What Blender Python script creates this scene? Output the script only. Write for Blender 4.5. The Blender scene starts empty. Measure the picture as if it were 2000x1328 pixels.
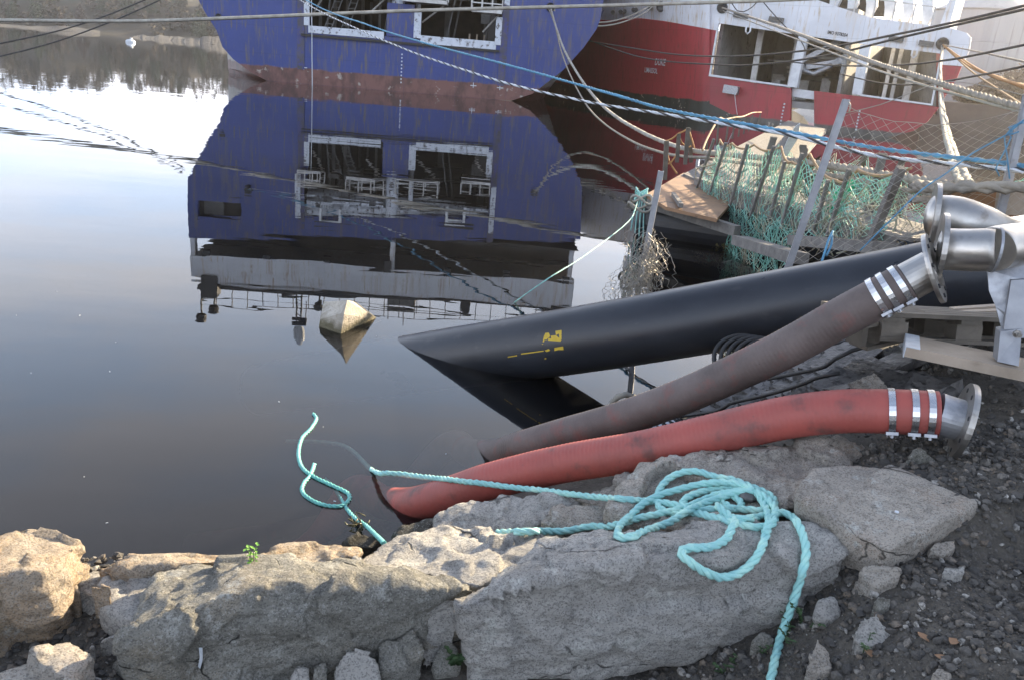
import bpy, bmesh, math, random
import numpy as np
from mathutils import Vector, Matrix, noise as mnoise
from mathutils.bvhtree import BVHTree
from mathutils.geometry import tessellate_polygon
S = bpy.context.scene
COL = S.collection
rng = random.Random(7)

# ------------------------------------------------------------------ camera
F, D0, RHO, H = 1610.0, 540.0, math.radians(4.8), 2.45
PIT = math.atan(D0/F)
r0 = np.array([1, 0, 0.]); FW = np.array([0, math.cos(PIT), -math.sin(PIT)]); u0 = np.array([0, math.sin(PIT), math.cos(PIT)])
RT = math.cos(RHO)*r0 + math.sin(RHO)*u0
UP = -math.sin(RHO)*r0 + math.cos(RHO)*u0
EYE = np.array([0, 0, H])
cam = bpy.data.cameras.new('camera'); camo = bpy.data.objects.new('camera', cam); COL.objects.link(camo)
cam.sensor_width = 36; cam.lens = F/2000*36; cam.clip_start = .05; cam.clip_end = 3000
camo.matrix_world = Matrix([[RT[0], UP[0], -FW[0], 0], [RT[1], UP[1], -FW[1], 0], [RT[2], UP[2], -FW[2], H], [0, 0, 0, 1]])
S.camera = camo
# ------------------------------------------------------------------ light
SUN_AZ, SUN_EL = math.radians(44), math.radians(20)
sd = Vector((math.sin(SUN_AZ)*math.cos(SUN_EL), math.cos(SUN_AZ)*math.cos(SUN_EL), math.sin(SUN_EL)))
sl = bpy.data.lights.new('sun', 'SUN'); sl.energy = 5.0; sl.angle = math.radians(.5); sl.color = (1, .81, .55)
so = bpy.data.objects.new('sun', sl); COL.objects.link(so); so.rotation_euler = (-sd).to_track_quat('-Z', 'Y').to_euler()
so.location = (0, 0, 30)
w = bpy.data.worlds.new('World'); S.world = w; w.use_nodes = True
nt = w.node_tree; bg = nt.nodes['Background']; bg.inputs['Strength'].default_value = .12
sky = nt.nodes.new('ShaderNodeTexSky'); sky.sky_type = 'NISHITA'; sky.sun_disc = False
sky.sun_elevation = SUN_EL; sky.sun_rotation = SUN_AZ; sky.air_density = 1.0; sky.dust_density = 2.0; sky.ozone_density = 1.0
tc = nt.nodes.new('ShaderNodeTexCoord'); mp = nt.nodes.new('ShaderNodeMapping'); mp.inputs['Scale'].default_value = (1, 1, 4.5)
cn = nt.nodes.new('ShaderNodeTexNoise'); cn.inputs['Scale'].default_value = 2.2; cn.inputs['Detail'].default_value = 6
cr = nt.nodes.new('ShaderNodeValToRGB'); cr.color_ramp.elements[0].position = .38; cr.color_ramp.elements[1].position = .72
cr.color_ramp.elements[0].color = (.25, .25, .25, 1); cr.color_ramp.elements[1].color = (.8, .8, .8, 1)
cm = nt.nodes.new('ShaderNodeMixRGB'); cm.inputs[2].default_value = (1.3, 1.4, 1.8, 1)
nt.links.new(tc.outputs['Generated'], mp.inputs[0]); nt.links.new(mp.outputs[0], cn.inputs[0]); nt.links.new(cn.outputs[0], cr.inputs[0])
nt.links.new(cr.outputs[0], cm.inputs[0]); nt.links.new(sky.outputs[0], cm.inputs[1]); sx = nt.nodes.new('ShaderNodeSeparateXYZ'); nt.links.new(tc.outputs['Generated'], sx.inputs[0])
hr = nt.nodes.new('ShaderNodeMapRange'); hr.inputs[1].default_value = .74; hr.inputs[2].default_value = .04; hr.inputs[3].default_value = 0; hr.inputs[4].default_value = .92
nt.links.new(sx.outputs[2], hr.inputs[0]); hm = nt.nodes.new('ShaderNodeMixRGB'); hn = nt.nodes.new('ShaderNodeMixRGB'); hn.inputs[1].default_value = (4.9, 5.9, 7.7, 1); hn.inputs[2].default_value = (7.3, 7.2, 7.6, 1)
hq = nt.nodes.new('ShaderNodeMapRange'); hq.inputs[1].default_value = .4; hq.inputs[2].default_value = .62; nt.links.new(cn.outputs[0], hq.inputs[0]); nt.links.new(hq.outputs[0], hn.inputs[0]); nt.links.new(hn.outputs[0], hm.inputs[2])
nt.links.new(hr.outputs[0], hm.inputs[0]); nt.links.new(cm.outputs[0], hm.inputs[1]); nt.links.new(hm.outputs[0], bg.inputs[0])
S.view_settings.view_transform = 'Standard'; S.view_settings.look = 'None'; S.view_settings.exposure = 1.85; S.view_settings.gamma = 1
try:
    S.cycles.max_bounces = 8; S.cycles.transparent_max_bounces = 24; S.cycles.caustics_reflective = False; S.cycles.caustics_refractive = False
    S.cycles.sample_clamp_indirect = 6
except Exception: pass

# ------------------------------------------------------------------ picking points of the place
def ray(u, v): return FW + RT*((u-1000)/F) - UP*((v-664)/F)
def W(u, v, z=0.): d = ray(u, v); return Vector(EYE + d*((z-H)/d[2]))          # on a level z
def C(u, v, dep): return Vector(EYE + ray(u, v)*dep)                              # at a depth along the view
def Y(u, v, y): d = ray(u, v); return Vector(EYE + d*(y/d[1]))                    # at a distance y ahead
def YR(u, v, y): p = Y(u, v, y); return Vector((p.x, p.y, -p.z))                  # known from its mirror image in the water
def VP(a, b, u, v):                                                               # in the upright plane through a and b
    d = ray(u, v); e = b-a; n = np.array([e.y, -e.x, 0]); t = n.dot(np.array(a)-EYE)/n.dot(d)
    return Vector(EYE + d*t)
def catmull(P, step):
    P = [Vector(p) for p in P]; out = []
    if len(P) == 2: P = [P[0], P[0].lerp(P[1], .5), P[1]]
    for i in range(len(P)-1):
        a = P[max(i-1, 0)]; b = P[i]; c = P[i+1]; d = P[min(i+2, len(P)-1)]
        n = max(1, int((c-b).length/step))
        for k in range(n):
            t = k/n
            out.append(.5*((2*b)+(c-a)*t+(2*a-5*b+4*c-d)*t*t+(3*b-a-3*c+d)*t**3))
    out.append(P[-1]); return out
def resample(P, step):
    o = [P[0]]; acc = 0
    for a, b in zip(P, P[1:]):
        acc += (b-a).length
        if acc >= step: o.append(b); acc = 0
    if (o[-1]-P[-1]).length > 1e-4: o.append(P[-1])
    return o
def frames(P):
    n = len(P); T = [(P[min(i+1, n-1)]-P[max(i-1, 0)]).normalized() for i in range(n)]
    a = Vector((0, 0, 1)) if abs(T[0].z) < .9 else Vector((1, 0, 0))
    N = (a - T[0]*a.dot(T[0])).normalized(); out = []
    for t in T:
        N = (N - t*N.dot(t))
        N = N.normalized() if N.length > 1e-6 else t.orthogonal().normalized()
        out.append((t, N, t.cross(N)))
    return out

class MB:
    def __init__(s): s.v = []; s.f = []; s.sm = []
    def add(s, vs, fs, sm=False):
        b = len(s.v); s.v += [Vector(q) for q in vs]; s.f += [tuple(b+i for i in f) for f in fs]; s.sm += [sm]*len(fs); return s
    def box(s, c, sx, sy, sz, ax=None):
        X, Yv, Z = ax or (Vector((1, 0, 0)), Vector((0, 1, 0)), Vector((0, 0, 1)))
        vs = [Vector(c)+X*(sx/2*i)+Yv*(sy/2*j)+Z*(sz/2*k) for i in (-1, 1) for j in (-1, 1) for k in (-1, 1)]
        return s.add(vs, [(0, 1, 3, 2), (4, 6, 7, 5), (0, 4, 5, 1), (2, 3, 7, 6), (0, 2, 6, 4), (1, 5, 7, 3)])
    def bar(s, a, b, w, h, up=Vector((0, 0, 1))):
        a = Vector(a); b = Vector(b); t = (b-a).normalized(); x = t.cross(up)
        x = x.normalized() if x.length > 1e-4 else Vector((1, 0, 0)); z = x.cross(t)
        return s.box((a+b)/2, (b-a).length, w, h, (t, x, z))
    def tube(s, P, r, n=8, caps=True, sm=True):
        P = [Vector(p) for p in P]; fr = frames(P); vs = []; fs = []
        for i, (p, (t, N, B)) in enumerate(zip(P, fr)):
            rr = r[i] if isinstance(r, (list, tuple)) else r
            for k in range(n):
                a = 2*math.pi*k/n; vs.append(p+N*(rr*math.cos(a))+B*(rr*math.sin(a)))
        for i in range(len(P)-1):
            for k in range(n):
                fs.append((i*n+k, i*n+(k+1) % n, (i+1)*n+(k+1) % n, (i+1)*n+k))
        s.add(vs, fs, sm)
        if caps:
            b = len(s.v)-len(vs)
            s.f += [tuple(b+k for k in reversed(range(n))), tuple(b+(len(P)-1)*n+k for k in range(n))]; s.sm += [False, False]
        return s
    def twist(s, P, R, pitch, step, ns=3, n=6, ks=None):
        P = resample(P, step); fr = frames(P); L = 0; tr = [[] for _ in range(ns)]
        for i, (p, (t, N, B)) in enumerate(zip(P, fr)):
            if i: L += (P[i]-P[i-1]).length
            for k in range(ns):
                a = 2*math.pi*(L/pitch+k/ns); tr[k].append(p+(N*math.cos(a)+B*math.sin(a))*(R*.5))
        for k, q in enumerate(tr):
            if ks is None or k in ks: s.tube(q, R*.56, n)
        return s
    def lathe(s, P, prof, n=24):                # prof: (t along a->b in metres, radius)
        a, b = Vector(P[0]), Vector(P[1]); t = (b-a).normalized(); N = t.orthogonal().normalized(); B = t.cross(N); vs = []; fs = []
        for h, r in prof:
            for k in range(n):
                g = 2*math.pi*k/n; vs.append(a+t*h+(N*math.cos(g)+B*math.sin(g))*max(r, 1e-4))
        for i in range(len(prof)-1):
            for k in range(n): fs.append((i*n+k, i*n+(k+1) % n, (i+1)*n+(k+1) % n, (i+1)*n+k))
        s.add(vs, fs, False)
        return s
    def prism(s, poly, d, holes=()):
        d = Vector(d); L = [[Vector(p) for p in poly]]+[[Vector(p) for p in h] for h in holes]
        fl = [p for l in L for p in l]; tri = tessellate_polygon(L); n = len(fl)
        vs = fl+[p+d for p in fl]; fs = [tuple(t) for t in tri]+[tuple(n+i for i in reversed(t)) for t in tri]; o = 0
        for l in L:
            m = len(l)
            for i in range(m): j = (i+1) % m; fs.append((o+i, o+j, n+o+j, n+o+i))
            o += m
        return s.add(vs, fs)
    def grid(s, G, sm=True):
        m = len(G[0]); vs = [p for r in G for p in r]
        return s.add(vs, [(i*m+j, i*m+j+1, (i+1)*m+j+1, (i+1)*m+j) for i in range(len(G)-1) for j in range(m-1)], sm)

def tag(o, label=None, cat=None, group=None, kind=None):
    if label: o['label'] = label
    if cat: o['category'] = cat
    if group: o['group'] = group
    if kind: o['kind'] = kind
    return o
def empty(name, loc, label=None, cat=None, group=None):
    o = bpy.data.objects.new(name, None); o.empty_display_size = .1; COL.objects.link(o); o.location = loc
    o['base'] = 0; del o['base']
    BASE[o.name] = Vector(loc)
    return tag(o, label, cat, group)
BASE = {}
def build(name, mb, mat, parent=None, label=None, cat=None, group=None, kind=None, fixn=True):
    if parent is not None: b = BASE[parent.name]
    else:
        if kind == 'structure': b = Vector((0, 0, 0))
        else:
            xs = [p.x for p in mb.v]; ys = [p.y for p in mb.v]; zs = [p.z for p in mb.v]
            b = Vector(((min(xs)+max(xs))/2, (min(ys)+max(ys))/2, min(zs)))
    me = bpy.data.meshes.new(name); me.from_pydata([tuple(p-b) for p in mb.v], [], mb.f)
    if fixn:
        bm = bmesh.new(); bm.from_mesh(me); bmesh.ops.recalc_face_normals(bm, faces=bm.faces); bm.to_mesh(me); bm.free()
    if len(me.polygons) == len(mb.sm): me.polygons.foreach_set('use_smooth', mb.sm)
    me.materials.append(mat); me.update()
    o = bpy.data.objects.new(name, me); COL.objects.link(o); BASE[o.name] = b
    if parent is not None: o.parent = parent
    else: o.location = b
    return tag(o, label, cat, group, kind)

# ------------------------------------------------------------------ materials
def newmat(name):
    m = bpy.data.materials.new(name); m.use_nodes = True; n = m.node_tree.nodes; return m, m.node_tree, n['Principled BSDF']
def nd(t, k, **kw):
    n = t.nodes.new(k)
    for a, b in kw.items():
        if a.startswith('i_'): n.inputs[a[2:]].default_value = b
        else: setattr(n, a, b)
    return n
def coords(t, scale=(1, 1, 1), kind='Object'):
    a = nd(t, 'ShaderNodeTexCoord'); m = nd(t, 'ShaderNodeMapping'); m.inputs['Scale'].default_value = scale
    t.links.new(a.outputs[kind], m.inputs[0]); return m.outputs[0]
def fac(t, vec, scale, detail, lo, hi, rough=.6):
    n = nd(t, 'ShaderNodeTexNoise'); n.inputs['Scale'].default_value = scale; n.inputs['Detail'].default_value = detail; n.inputs['Roughness'].default_value = rough
    t.links.new(vec, n.inputs['Vector']); r = nd(t, 'ShaderNodeMapRange'); r.inputs[1].default_value = lo; r.inputs[2].default_value = hi
    t.links.new(n.outputs[0], r.inputs[0]); return r.outputs[0]
def mix(t, f, a, b):
    m = nd(t, 'ShaderNodeMixRGB')
    for i, q in ((0, f), (1, a), (2, b)):
        if hasattr(q, 'node'): t.links.new(q, m.inputs[i])
        elif i: m.inputs[i].default_value = (*q, 1)
        else: m.inputs[0].default_value = q
    return m.outputs[0]
def bump(t, bs, pairs, base=None):
    last = None
    for h, st, di in pairs:
        b = nd(t, 'ShaderNodeBump'); b.inputs['Strength'].default_value = st; b.inputs['Distance'].default_value = di
        t.links.new(h, b.inputs['Height'])
        if last: t.links.new(last, b.inputs['Normal'])
        last = b.outputs[0]
    t.links.new(last, bs.inputs['Normal'])
def zramp(t, z, width, vec=None):
    c = nd(t, 'ShaderNodeTexCoord'); s = nd(t, 'ShaderNodeSeparateXYZ'); t.links.new(c.outputs['Object'], s.inputs[0])
    r = nd(t, 'ShaderNodeMapRange'); r.inputs[1].default_value = z-width; r.inputs[2].default_value = z+width; src = s.outputs[2]
    if vec is not None:
        a = nd(t, 'ShaderNodeMath', operation='ADD'); t.links.new(src, a.inputs[0]); t.links.new(vec, a.inputs[1]); src = a.outputs[0]
    t.links.new(src, r.inputs[0]); return r.outputs[0]
def pmat(name, c1, c2=None, scale=6, rough=.6, metal=0., bmp=0., bsc=40, stretch=(1, 1, 1), lo=.35, hi=.65, c3=None, s3=20, lo3=.6, hi3=.7, r2=None, spec=.5, c4=None):
    m, t, b = newmat(name); v = coords(t, stretch); b.inputs['Roughness'].default_value = rough; b.inputs['Metallic'].default_value = metal
    b.inputs['Specular IOR Level'].default_value = spec
    f1 = fac(t, v, scale, 5, lo, hi); col = mix(t, f1, c1, c2 or tuple(x*.8 for x in c1))
    if c3: col = mix(t, fac(t, v, s3, 6, lo3, hi3), col, c3)
    if c4: col = mix(t, fac(t, v, 34, 8, .63, .7, .8), col, c4)
    t.links.new(col, b.inputs['Base Color'])
    if r2 is not None:
        r = nd(t, 'ShaderNodeMapRange'); r.inputs[3].default_value = rough; r.inputs[4].default_value = r2; t.links.new(f1, r.inputs[0]); t.links.new(r.outputs[0], b.inputs['Roughness'])
    if bmp: bump(t, b, [(fac(t, v, bsc, 4, 0, 1), 1, bmp)])
    return m
def rockmat(name, a, b_, warm=None, warmlo=.55, lichen=(.66, .66, .61), dark=(.045, .045, .042), band=(1, 1, 2.2)):
    m, t, b = newmat(name); v = coords(t, (1, 1, 1)); vb = coords(t, band)
    col = mix(t, fac(t, vb, 2.4, 8, .38, .62, .7), a, b_)
    col = mix(t, fac(t, vb, 26, 5, .5, .68, .7), col, tuple(x*.55 for x in a))
    if warm: col = mix(t, fac(t, v, 4, 6, warmlo-.1, warmlo+.12), col, warm)
    col = mix(t, fac(t, v, 8, 10, .54, .62, .8), col, lichen)
    col = mix(t, fac(t, v, 7, 9, .6, .68, .8), col, tuple(x*.45 for x in b_))
    vo = nd(t, 'ShaderNodeTexVoronoi'); vo.inputs['Scale'].default_value = 210; t.links.new(v, vo.inputs['Vector'])
    sp = nd(t, 'ShaderNodeSeparateXYZ'); t.links.new(vo.outputs['Color'], sp.inputs[0])
    r = nd(t, 'ShaderNodeMapRange'); r.inputs[1].default_value = .62; r.inputs[2].default_value = .8; r.inputs[4].default_value = .42; t.links.new(sp.outputs[0], r.inputs[0])
    col = mix(t, r.outputs[0], col, dark)
    r = nd(t, 'ShaderNodeMapRange'); r.inputs[1].default_value = .8; r.inputs[2].default_value = .95; r.inputs[4].default_value = .45; t.links.new(sp.outputs[1], r.inputs[0])
    col = mix(t, r.outputs[0], col, (.5, .49, .46))
    wn = nd(t, 'ShaderNodeTexNoise'); wn.inputs['Scale'].default_value = 4; wn.inputs['Detail'].default_value = 4; t.links.new(vb, wn.inputs['Vector'])
    wa = nd(t, 'ShaderNodeMixRGB'); wa.blend_type = 'LINEAR_LIGHT'; wa.inputs[0].default_value = .09; t.links.new(vb, wa.inputs[1]); t.links.new(wn.outputs['Color'], wa.inputs[2])
    ve = nd(t, 'ShaderNodeTexVoronoi', feature='DISTANCE_TO_EDGE'); ve.inputs['Scale'].default_value = 1.5; t.links.new(wa.outputs[0], ve.inputs['Vector'])
    cr_ = nd(t, 'ShaderNodeMapRange'); cr_.inputs[1].default_value = 0; cr_.inputs[2].default_value = .012
    ma = nd(t, 'ShaderNodeMath', operation='MULTIPLY_ADD'); ma.inputs[1].default_value = .05; t.links.new(fac(t, vb, 2.2, 4, .42, .6), ma.inputs[0]); t.links.new(ve.outputs['Distance'], ma.inputs[2]); t.links.new(ma.outputs[0], cr_.inputs[0])
    gp = nd(t, 'ShaderNodeNewGeometry'); sz = nd(t, 'ShaderNodeSeparateXYZ'); t.links.new(gp.outputs['Position'], sz.inputs[0])
    wz = nd(t, 'ShaderNodeMapRange'); wz.inputs[1].default_value = .06; wz.inputs[2].default_value = .22; t.links.new(sz.outputs[2], wz.inputs[0])
    col = mix(t, cr_.outputs[0], tuple(x*.22 for x in b_), col)
    col = mix(t, wz.outputs[0], (.035, .032, .022), col)
    t.links.new(col, b.inputs['Base Color']); b.inputs['Roughness'].default_value = .85; b.inputs['Specular IOR Level'].default_value = .3
    bump(t, b, [(fac(t, vb, 9, 10, .25, .75, .72), 1, .03), (fac(t, v, 60, 6, .2, .8, .75), 1, .006), (cr_.outputs[0], 1, .012)])
    return m
M = {}
M['rock'] = rockmat('granite', (.64, .62, .575), (.44, .42, .385))
M['rock2'] = rockmat('granite_brown', (.58, .525, .45), (.42, .38, .325), (.52, .34, .22), .62)
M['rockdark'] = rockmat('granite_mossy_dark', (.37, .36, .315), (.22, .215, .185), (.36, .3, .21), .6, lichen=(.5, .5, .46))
M['rockrust'] = rockmat('granite_rusty', (.55, .47, .37), (.44, .37, .29), (.44, .31, .19), .5, lichen=(.5, .47, .4))
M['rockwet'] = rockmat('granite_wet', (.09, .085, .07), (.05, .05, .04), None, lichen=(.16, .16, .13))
M['soil'] = pmat('gravel_soil', (.06, .054, .045), (.11, .098, .08), 14, .95, bmp=.02, bsc=60, c3=(.14, .13, .12), s3=70, lo3=.55, hi3=.7)
def gravelmat():
    m, t, b = newmat('gravel_stones'); g = nd(t, 'ShaderNodeNewGeometry'); r = nd(t, 'ShaderNodeValToRGB'); t.links.new(g.outputs['Random Per Island'], r.inputs[0])
    e = r.color_ramp.elements; e[0].color = (.035, .033, .03, 1); e[1].color = (.42, .4, .36, 1); e[1].position = 1
    for p_, c_ in ((.35, (.075, .07, .064, 1)), (.6, (.13, .12, .105, 1)), (.8, (.16, .125, .09, 1)), (.93, (.25, .24, .22, 1))): q = e.new(p_); q.color = c_
    v = coords(t); t.links.new(mix(t, fac(t, v, 60, 5, .4, .65), r.outputs[0], (.06, .057, .052)), b.inputs['Base Color']); b.inputs['Roughness'].default_value = .85
    bump(t, b, [(fac(t, v, 150, 4, 0, 1), 1, .004)]); return m
M['gravel'] = gravelmat(); M['gravel0'] = pmat('gravel_stones', (.07, .068, .065), (.16, .155, .145), 18, .85, bmp=.003, bsc=200, c3=(.3, .29, .27), s3=30, lo3=.62, hi3=.7)
M['wood'] = pmat('weathered_wood', (.15, .13, .105), (.09, .08, .065), 5, .8, bmp=.003, bsc=30, stretch=(1, 1, 1), c3=(.09, .08, .065), s3=13, lo3=.58, hi3=.75)
M['woodgray'] = pmat('grey_wood', (.21, .2, .185), (.13, .122, .115), 7, .85, bmp=.004, bsc=30, c3=(.09, .085, .08), s3=25, lo3=.58, hi3=.7)
M['woodpale'] = pmat('pale_timber', (.4, .33, .26), (.28, .23, .175), 4, .7, bmp=.0015, bsc=60, c3=(.25, .2, .15), s3=18, lo3=.6, hi3=.75)
M['woodorange'] = pmat('orange_plywood', (.28, .16, .085), (.19, .11, .06), 2, .7, bmp=.002, bsc=30, c3=(.07, .05, .035), s3=5, lo3=.58, hi3=.7)
M['mat'] = pmat('worn_black_slab', (.075, .073, .072), (.14, .135, .13), 5, .5, bmp=.01, bsc=35, c3=(.02, .02, .02), s3=22, lo3=.5, hi3=.65, r2=.3)
M['blackpipe'] = pmat('black_polyethylene', (.016, .018, .023), (.026, .03, .038), 3, .27, bmp=.0006, bsc=9, r2=.42, stretch=(.3, 1, 1), c3=(.055, .055, .058), s3=9, lo3=.6, hi3=.8, c4=(.08, .08, .085))
M['blackrub'] = pmat('black_rubber', (.015, .015, .016), (.03, .03, .03), 9, .6, bmp=.002, bsc=40)
M['redhose'] = pmat('red_rubber', (.36, .078, .062), (.27, .068, .056), 3.2, .55, bmp=.0018, bsc=26, c3=(.13, .055, .048), s3=6, lo3=.54, hi3=.72, c4=(.1, .06, .055))
M['darkhose'] = pmat('scuffed_brown_rubber', (.08, .062, .056), (.125, .098, .09), 4, .62, bmp=.0015, bsc=60, c3=(.17, .065, .055), s3=7, lo3=.56, hi3=.76, c4=(.035, .03, .028))
M['steel'] = pmat('stainless_steel', (.5, .48, .45), (.36, .345, .32), 5, .3, 1., bmp=.0006, bsc=60, r2=.5, c3=(.24, .2, .16), s3=7, lo3=.58, hi3=.75)
M['galv'] = pmat('galvanised_steel', (.42, .43, .45), (.3, .31, .33), 14, .42, .75, bmp=.0006, bsc=60, r2=.6)
M['band'] = pmat('polished_band', (.7, .7, .7), (.55, .55, .55), 20, .22, 1., r2=.35)
M['post'] = pmat('fence_post_steel', (.36, .37, .39), (.26, .27, .29), 6, .5, .5, r2=.6)
M['wire'] = pmat('galvanised_wire', (.42, .41, .38), (.3, .27, .22), 6, .45, .6)
M['teal'] = pmat('teal_rope_fibre', (.33, .63, .58), (.25, .52, .52), 7, .75, bmp=.0015, bsc=160, stretch=(1, 1, 1), c3=(.45, .72, .62), s3=12, lo3=.5, hi3=.65, c4=(.17, .3, .32))
M['teal2'] = pmat('wet_teal_fibre', (.16, .5, .45), (.11, .38, .36), 9, .5)
M['blue'] = pmat('blue_rope_fibre', (.1, .3, .46), (.07, .2, .32), 5, .75, bmp=.002, bsc=60)
M['ropewhite'] = pmat('pale_rope_fibre', (.42, .4, .35), (.27, .25, .21), 3, .85, bmp=.004, bsc=50)
M['ropeold'] = pmat('old_hairy_rope', (.36, .32, .26), (.22, .2, .17), 6, .9, bmp=.01, bsc=40)
M['ropeblack'] = pmat('black_rope', (.03, .03, .032), (.06, .06, .06), 4, .8)
M['ropeorange'] = pmat('orange_rope', (.5, .27, .1), (.4, .2, .08), 5, .8)
M['ropetan'] = pmat('tan_rope', (.4, .27, .15), (.3, .2, .12), 5, .85)
M['net'] = pmat('green_net_twine', (.2, .52, .43), (.3, .58, .5), 4, .7, c3=(.42, .4, .3), s3=3, lo3=.5, hi3=.62)
M['twine'] = pmat('tan_twine', (.35, .31, .22), (.28, .3, .22), 4, .8)
M['concrete'] = pmat('buoy_concrete', (.46, .43, .37), (.36, .335, .29), 4, .8, bmp=.003, bsc=50, c3=(.27, .24, .19), s3=9, lo3=.56, hi3=.75)
def stained():
    m, t, b = newmat('stained_concrete'); v = coords(t); col = mix(t, fac(t, v, 4, 6, .35, .65), (.5, .46, .39), (.38, .345, .29)); col = mix(t, fac(t, v, 14, 8, .55, .68, .75), col, (.24, .21, .16))
    wob = nd(t, 'ShaderNodeMath', operation='MULTIPLY_ADD'); wob.inputs[1].default_value = .12; wob.inputs[2].default_value = -.06; t.links.new(fac(t, v, 6, 4, .2, .8), wob.inputs[0])
    col = mix(t, zramp(t, .15, .04, wob.outputs[0]), (.13, .115, .07), col); t.links.new(col, b.inputs['Base Color']); b.inputs['Roughness'].default_value = .85
    bump(t, b, [(fac(t, v, 30, 6, .2, .8), 1, .008)]); return m
M['concrete'] = stained()
M['white'] = pmat('white_paint', (.72, .74, .76), (.58, .6, .62), 2.5, .45, c3=(.3, .2, .12), s3=3, lo3=.68, hi3=.78)
M['whitepeel'] = pmat('peeled_white_paint', (.62, .66, .72), (.5, .54, .6), 2, .6, c3=(.14, .13, .13), s3=4, lo3=.55, hi3=.62)
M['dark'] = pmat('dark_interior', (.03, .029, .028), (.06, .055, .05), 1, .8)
M['midgrey'] = pmat('grey_interior', (.16, .16, .155), (.1, .1, .1), .8, .7, c3=(.06, .055, .05), s3=2, lo3=.6, hi3=.7)
M['palegrey'] = pmat('pale_grey_interior', (.3, .3, .29), (.2, .2, .195), .8, .7, c3=(.1, .095, .09), s3=2, lo3=.6, hi3=.7)
M['railing'] = pmat('ship_rail_paint', (.6, .6, .58), (.4, .38, .36), 3, .5)
M['blackmetal'] = pmat('black_metal', (.02, .02, .022), None, 3, .5)
M['lampglass'] = pmat('lamp_lens', (.06, .065, .07), None, 3, .15)
M['leaf'] = pmat('weed_leaf', (.12, .3, .03), (.18, .36, .05), 60, .6)
M['leafdark'] = pmat('dark_weed_leaf', (.035, .07, .025), (.055, .1, .035), 40, .7)
M['yellow'] = pmat('yellow_stencil_paint', (.6, .42, .03), (.5, .34, .03), 30, .6)
M['label'] = pmat('tape_white', (.6, .64, .68), (.5, .54, .58), 30, .5)
M['seaweed'] = pmat('bladder_wrack', (.06, .055, .02), (.12, .1, .04), 30, .4)
def hullmat(name, base, low, zlow, streak=(.12, .1, .085), lowz2=None, low2=None, dirt=.5, mid=None):
    m, t, b = newmat(name); v = coords(t, (1, 1, 1)); vs = coords(t, (2.6, 2.6, .32)); vf = coords(t, (1, 1, .5))
    col = mix(t, fac(t, v, .35, 4, .3, .7), base, mid or tuple(x*.78 for x in base))
    col = mix(t, fac(t, vs, 1.3, 4, .5, .66), col, tuple(.45*x+.55*y for x, y in zip(base, streak)))
    col = mix(t, fac(t, vs, 2.6, 5, .57, .67), col, streak)
    wob = nd(t, 'ShaderNodeMath', operation='MULTIPLY_ADD'); wob.inputs[1].default_value = .25; wob.inputs[2].default_value = -.125; t.links.new(fac(t, v, .9, 4, .2, .8), wob.inputs[0])
    lowc = mix(t, fac(t, vf, 1.6, 6, .45, .62), low, tuple(x*.5 for x in low))
    lowc = mix(t, fac(t, v, 2.2, 6, .62, .68), lowc, (.35, .31, .27))
    if low2: lowc = mix(t, zramp(t, lowz2, .08, wob.outputs[0]), low2, lowc)
    col = mix(t, zramp(t, zlow, .05, wob.outputs[0]), lowc, col)
    c_ = nd(t, 'ShaderNodeTexCoord'); s_ = nd(t, 'ShaderNodeSeparateXYZ'); t.links.new(c_.outputs['Object'], s_.inputs[0]); k_ = nd(t, 'ShaderNodeCombineXYZ'); t.links.new(s_.outputs[0], k_.inputs[0]); t.links.new(s_.outputs[2], k_.inputs[1])
    br = nd(t, 'ShaderNodeTexBrick'); br.inputs['Scale'].default_value = 1; br.inputs['Mortar Size'].default_value = .02; br.inputs['Mortar Smooth'].default_value = .6; br.inputs['Brick Width'].default_value = 3.4; br.inputs['Row Height'].default_value = 1.7
    t.links.new(k_.outputs[0], br.inputs['Vector']); sm_ = nd(t, 'ShaderNodeMath', operation='MULTIPLY'); sm_.inputs[1].default_value = .32; t.links.new(br.outputs['Fac'], sm_.inputs[0]); col = mix(t, sm_.outputs[0], col, tuple(x*.35 for x in base))
    t.links.new(col, b.inputs['Base Color']); b.inputs['Roughness'].default_value = .45
    bump(t, b, [(fac(t, v, .9, 3, 0, 1), .6, .05)])
    return m
M['hullblue'] = hullmat('blue_hull_paint', (.027, .05, .22), (.17, .075, .062), .95, (.1, .09, .09))
M['strake'] = pmat('rubbed_grey_paint', (.085, .085, .14), (.07, .068, .075), 2, .7, c3=(.06, .065, .2), s3=3, lo3=.5, hi3=.6)
M['hullside'] = hullmat('white_boot_top', (.42, .4, .37), (.16, .075, .06), .95, (.1, .09, .08))
M['hullred'] = hullmat('red_hull_paint', (.36, .03, .045), (.025, .034, .032), .75, (.2, .03, .035), mid=(.3, .028, .04))
M['hullred2'] = hullmat('red_stern_paint', (.38, .03, .046), (.1, .1, .095), .06, (.2, .03, .035), mid=(.24, .025, .038))
M['bulwark'] = hullmat('white_bulwark_paint', (.76, .78, .82), (.76, .78, .82), -9, (.5, .42, .33))
M['silo'] = pmat('silo_metal', (.4, .4, .4), (.32, .32, .325), .5, .5, .3, stretch=(1, 1, .05), c3=(.22, .21, .2), s3=1.2, lo3=.6, hi3=.7)
M['quay'] = pmat('quay_wall_concrete', (.13, .12, .11), (.08, .075, .07), .5, .85, bmp=.05, bsc=2)
M['shade_block'] = pmat('shade_block_cladding', (.12, .16, .13), (.09, .12, .1), 1, .6)
M['bark'] = pmat('tree_bark', (.07, .055, .045), (.12, .1, .085), 2, .9)
M['birch'] = pmat('birch_bark', (.4, .38, .35), (.25, .23, .21), 2, .9)
M['cgreen'] = pmat('conifer_needles', (.025, .038, .022), (.042, .058, .03), .4, .8)
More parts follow.
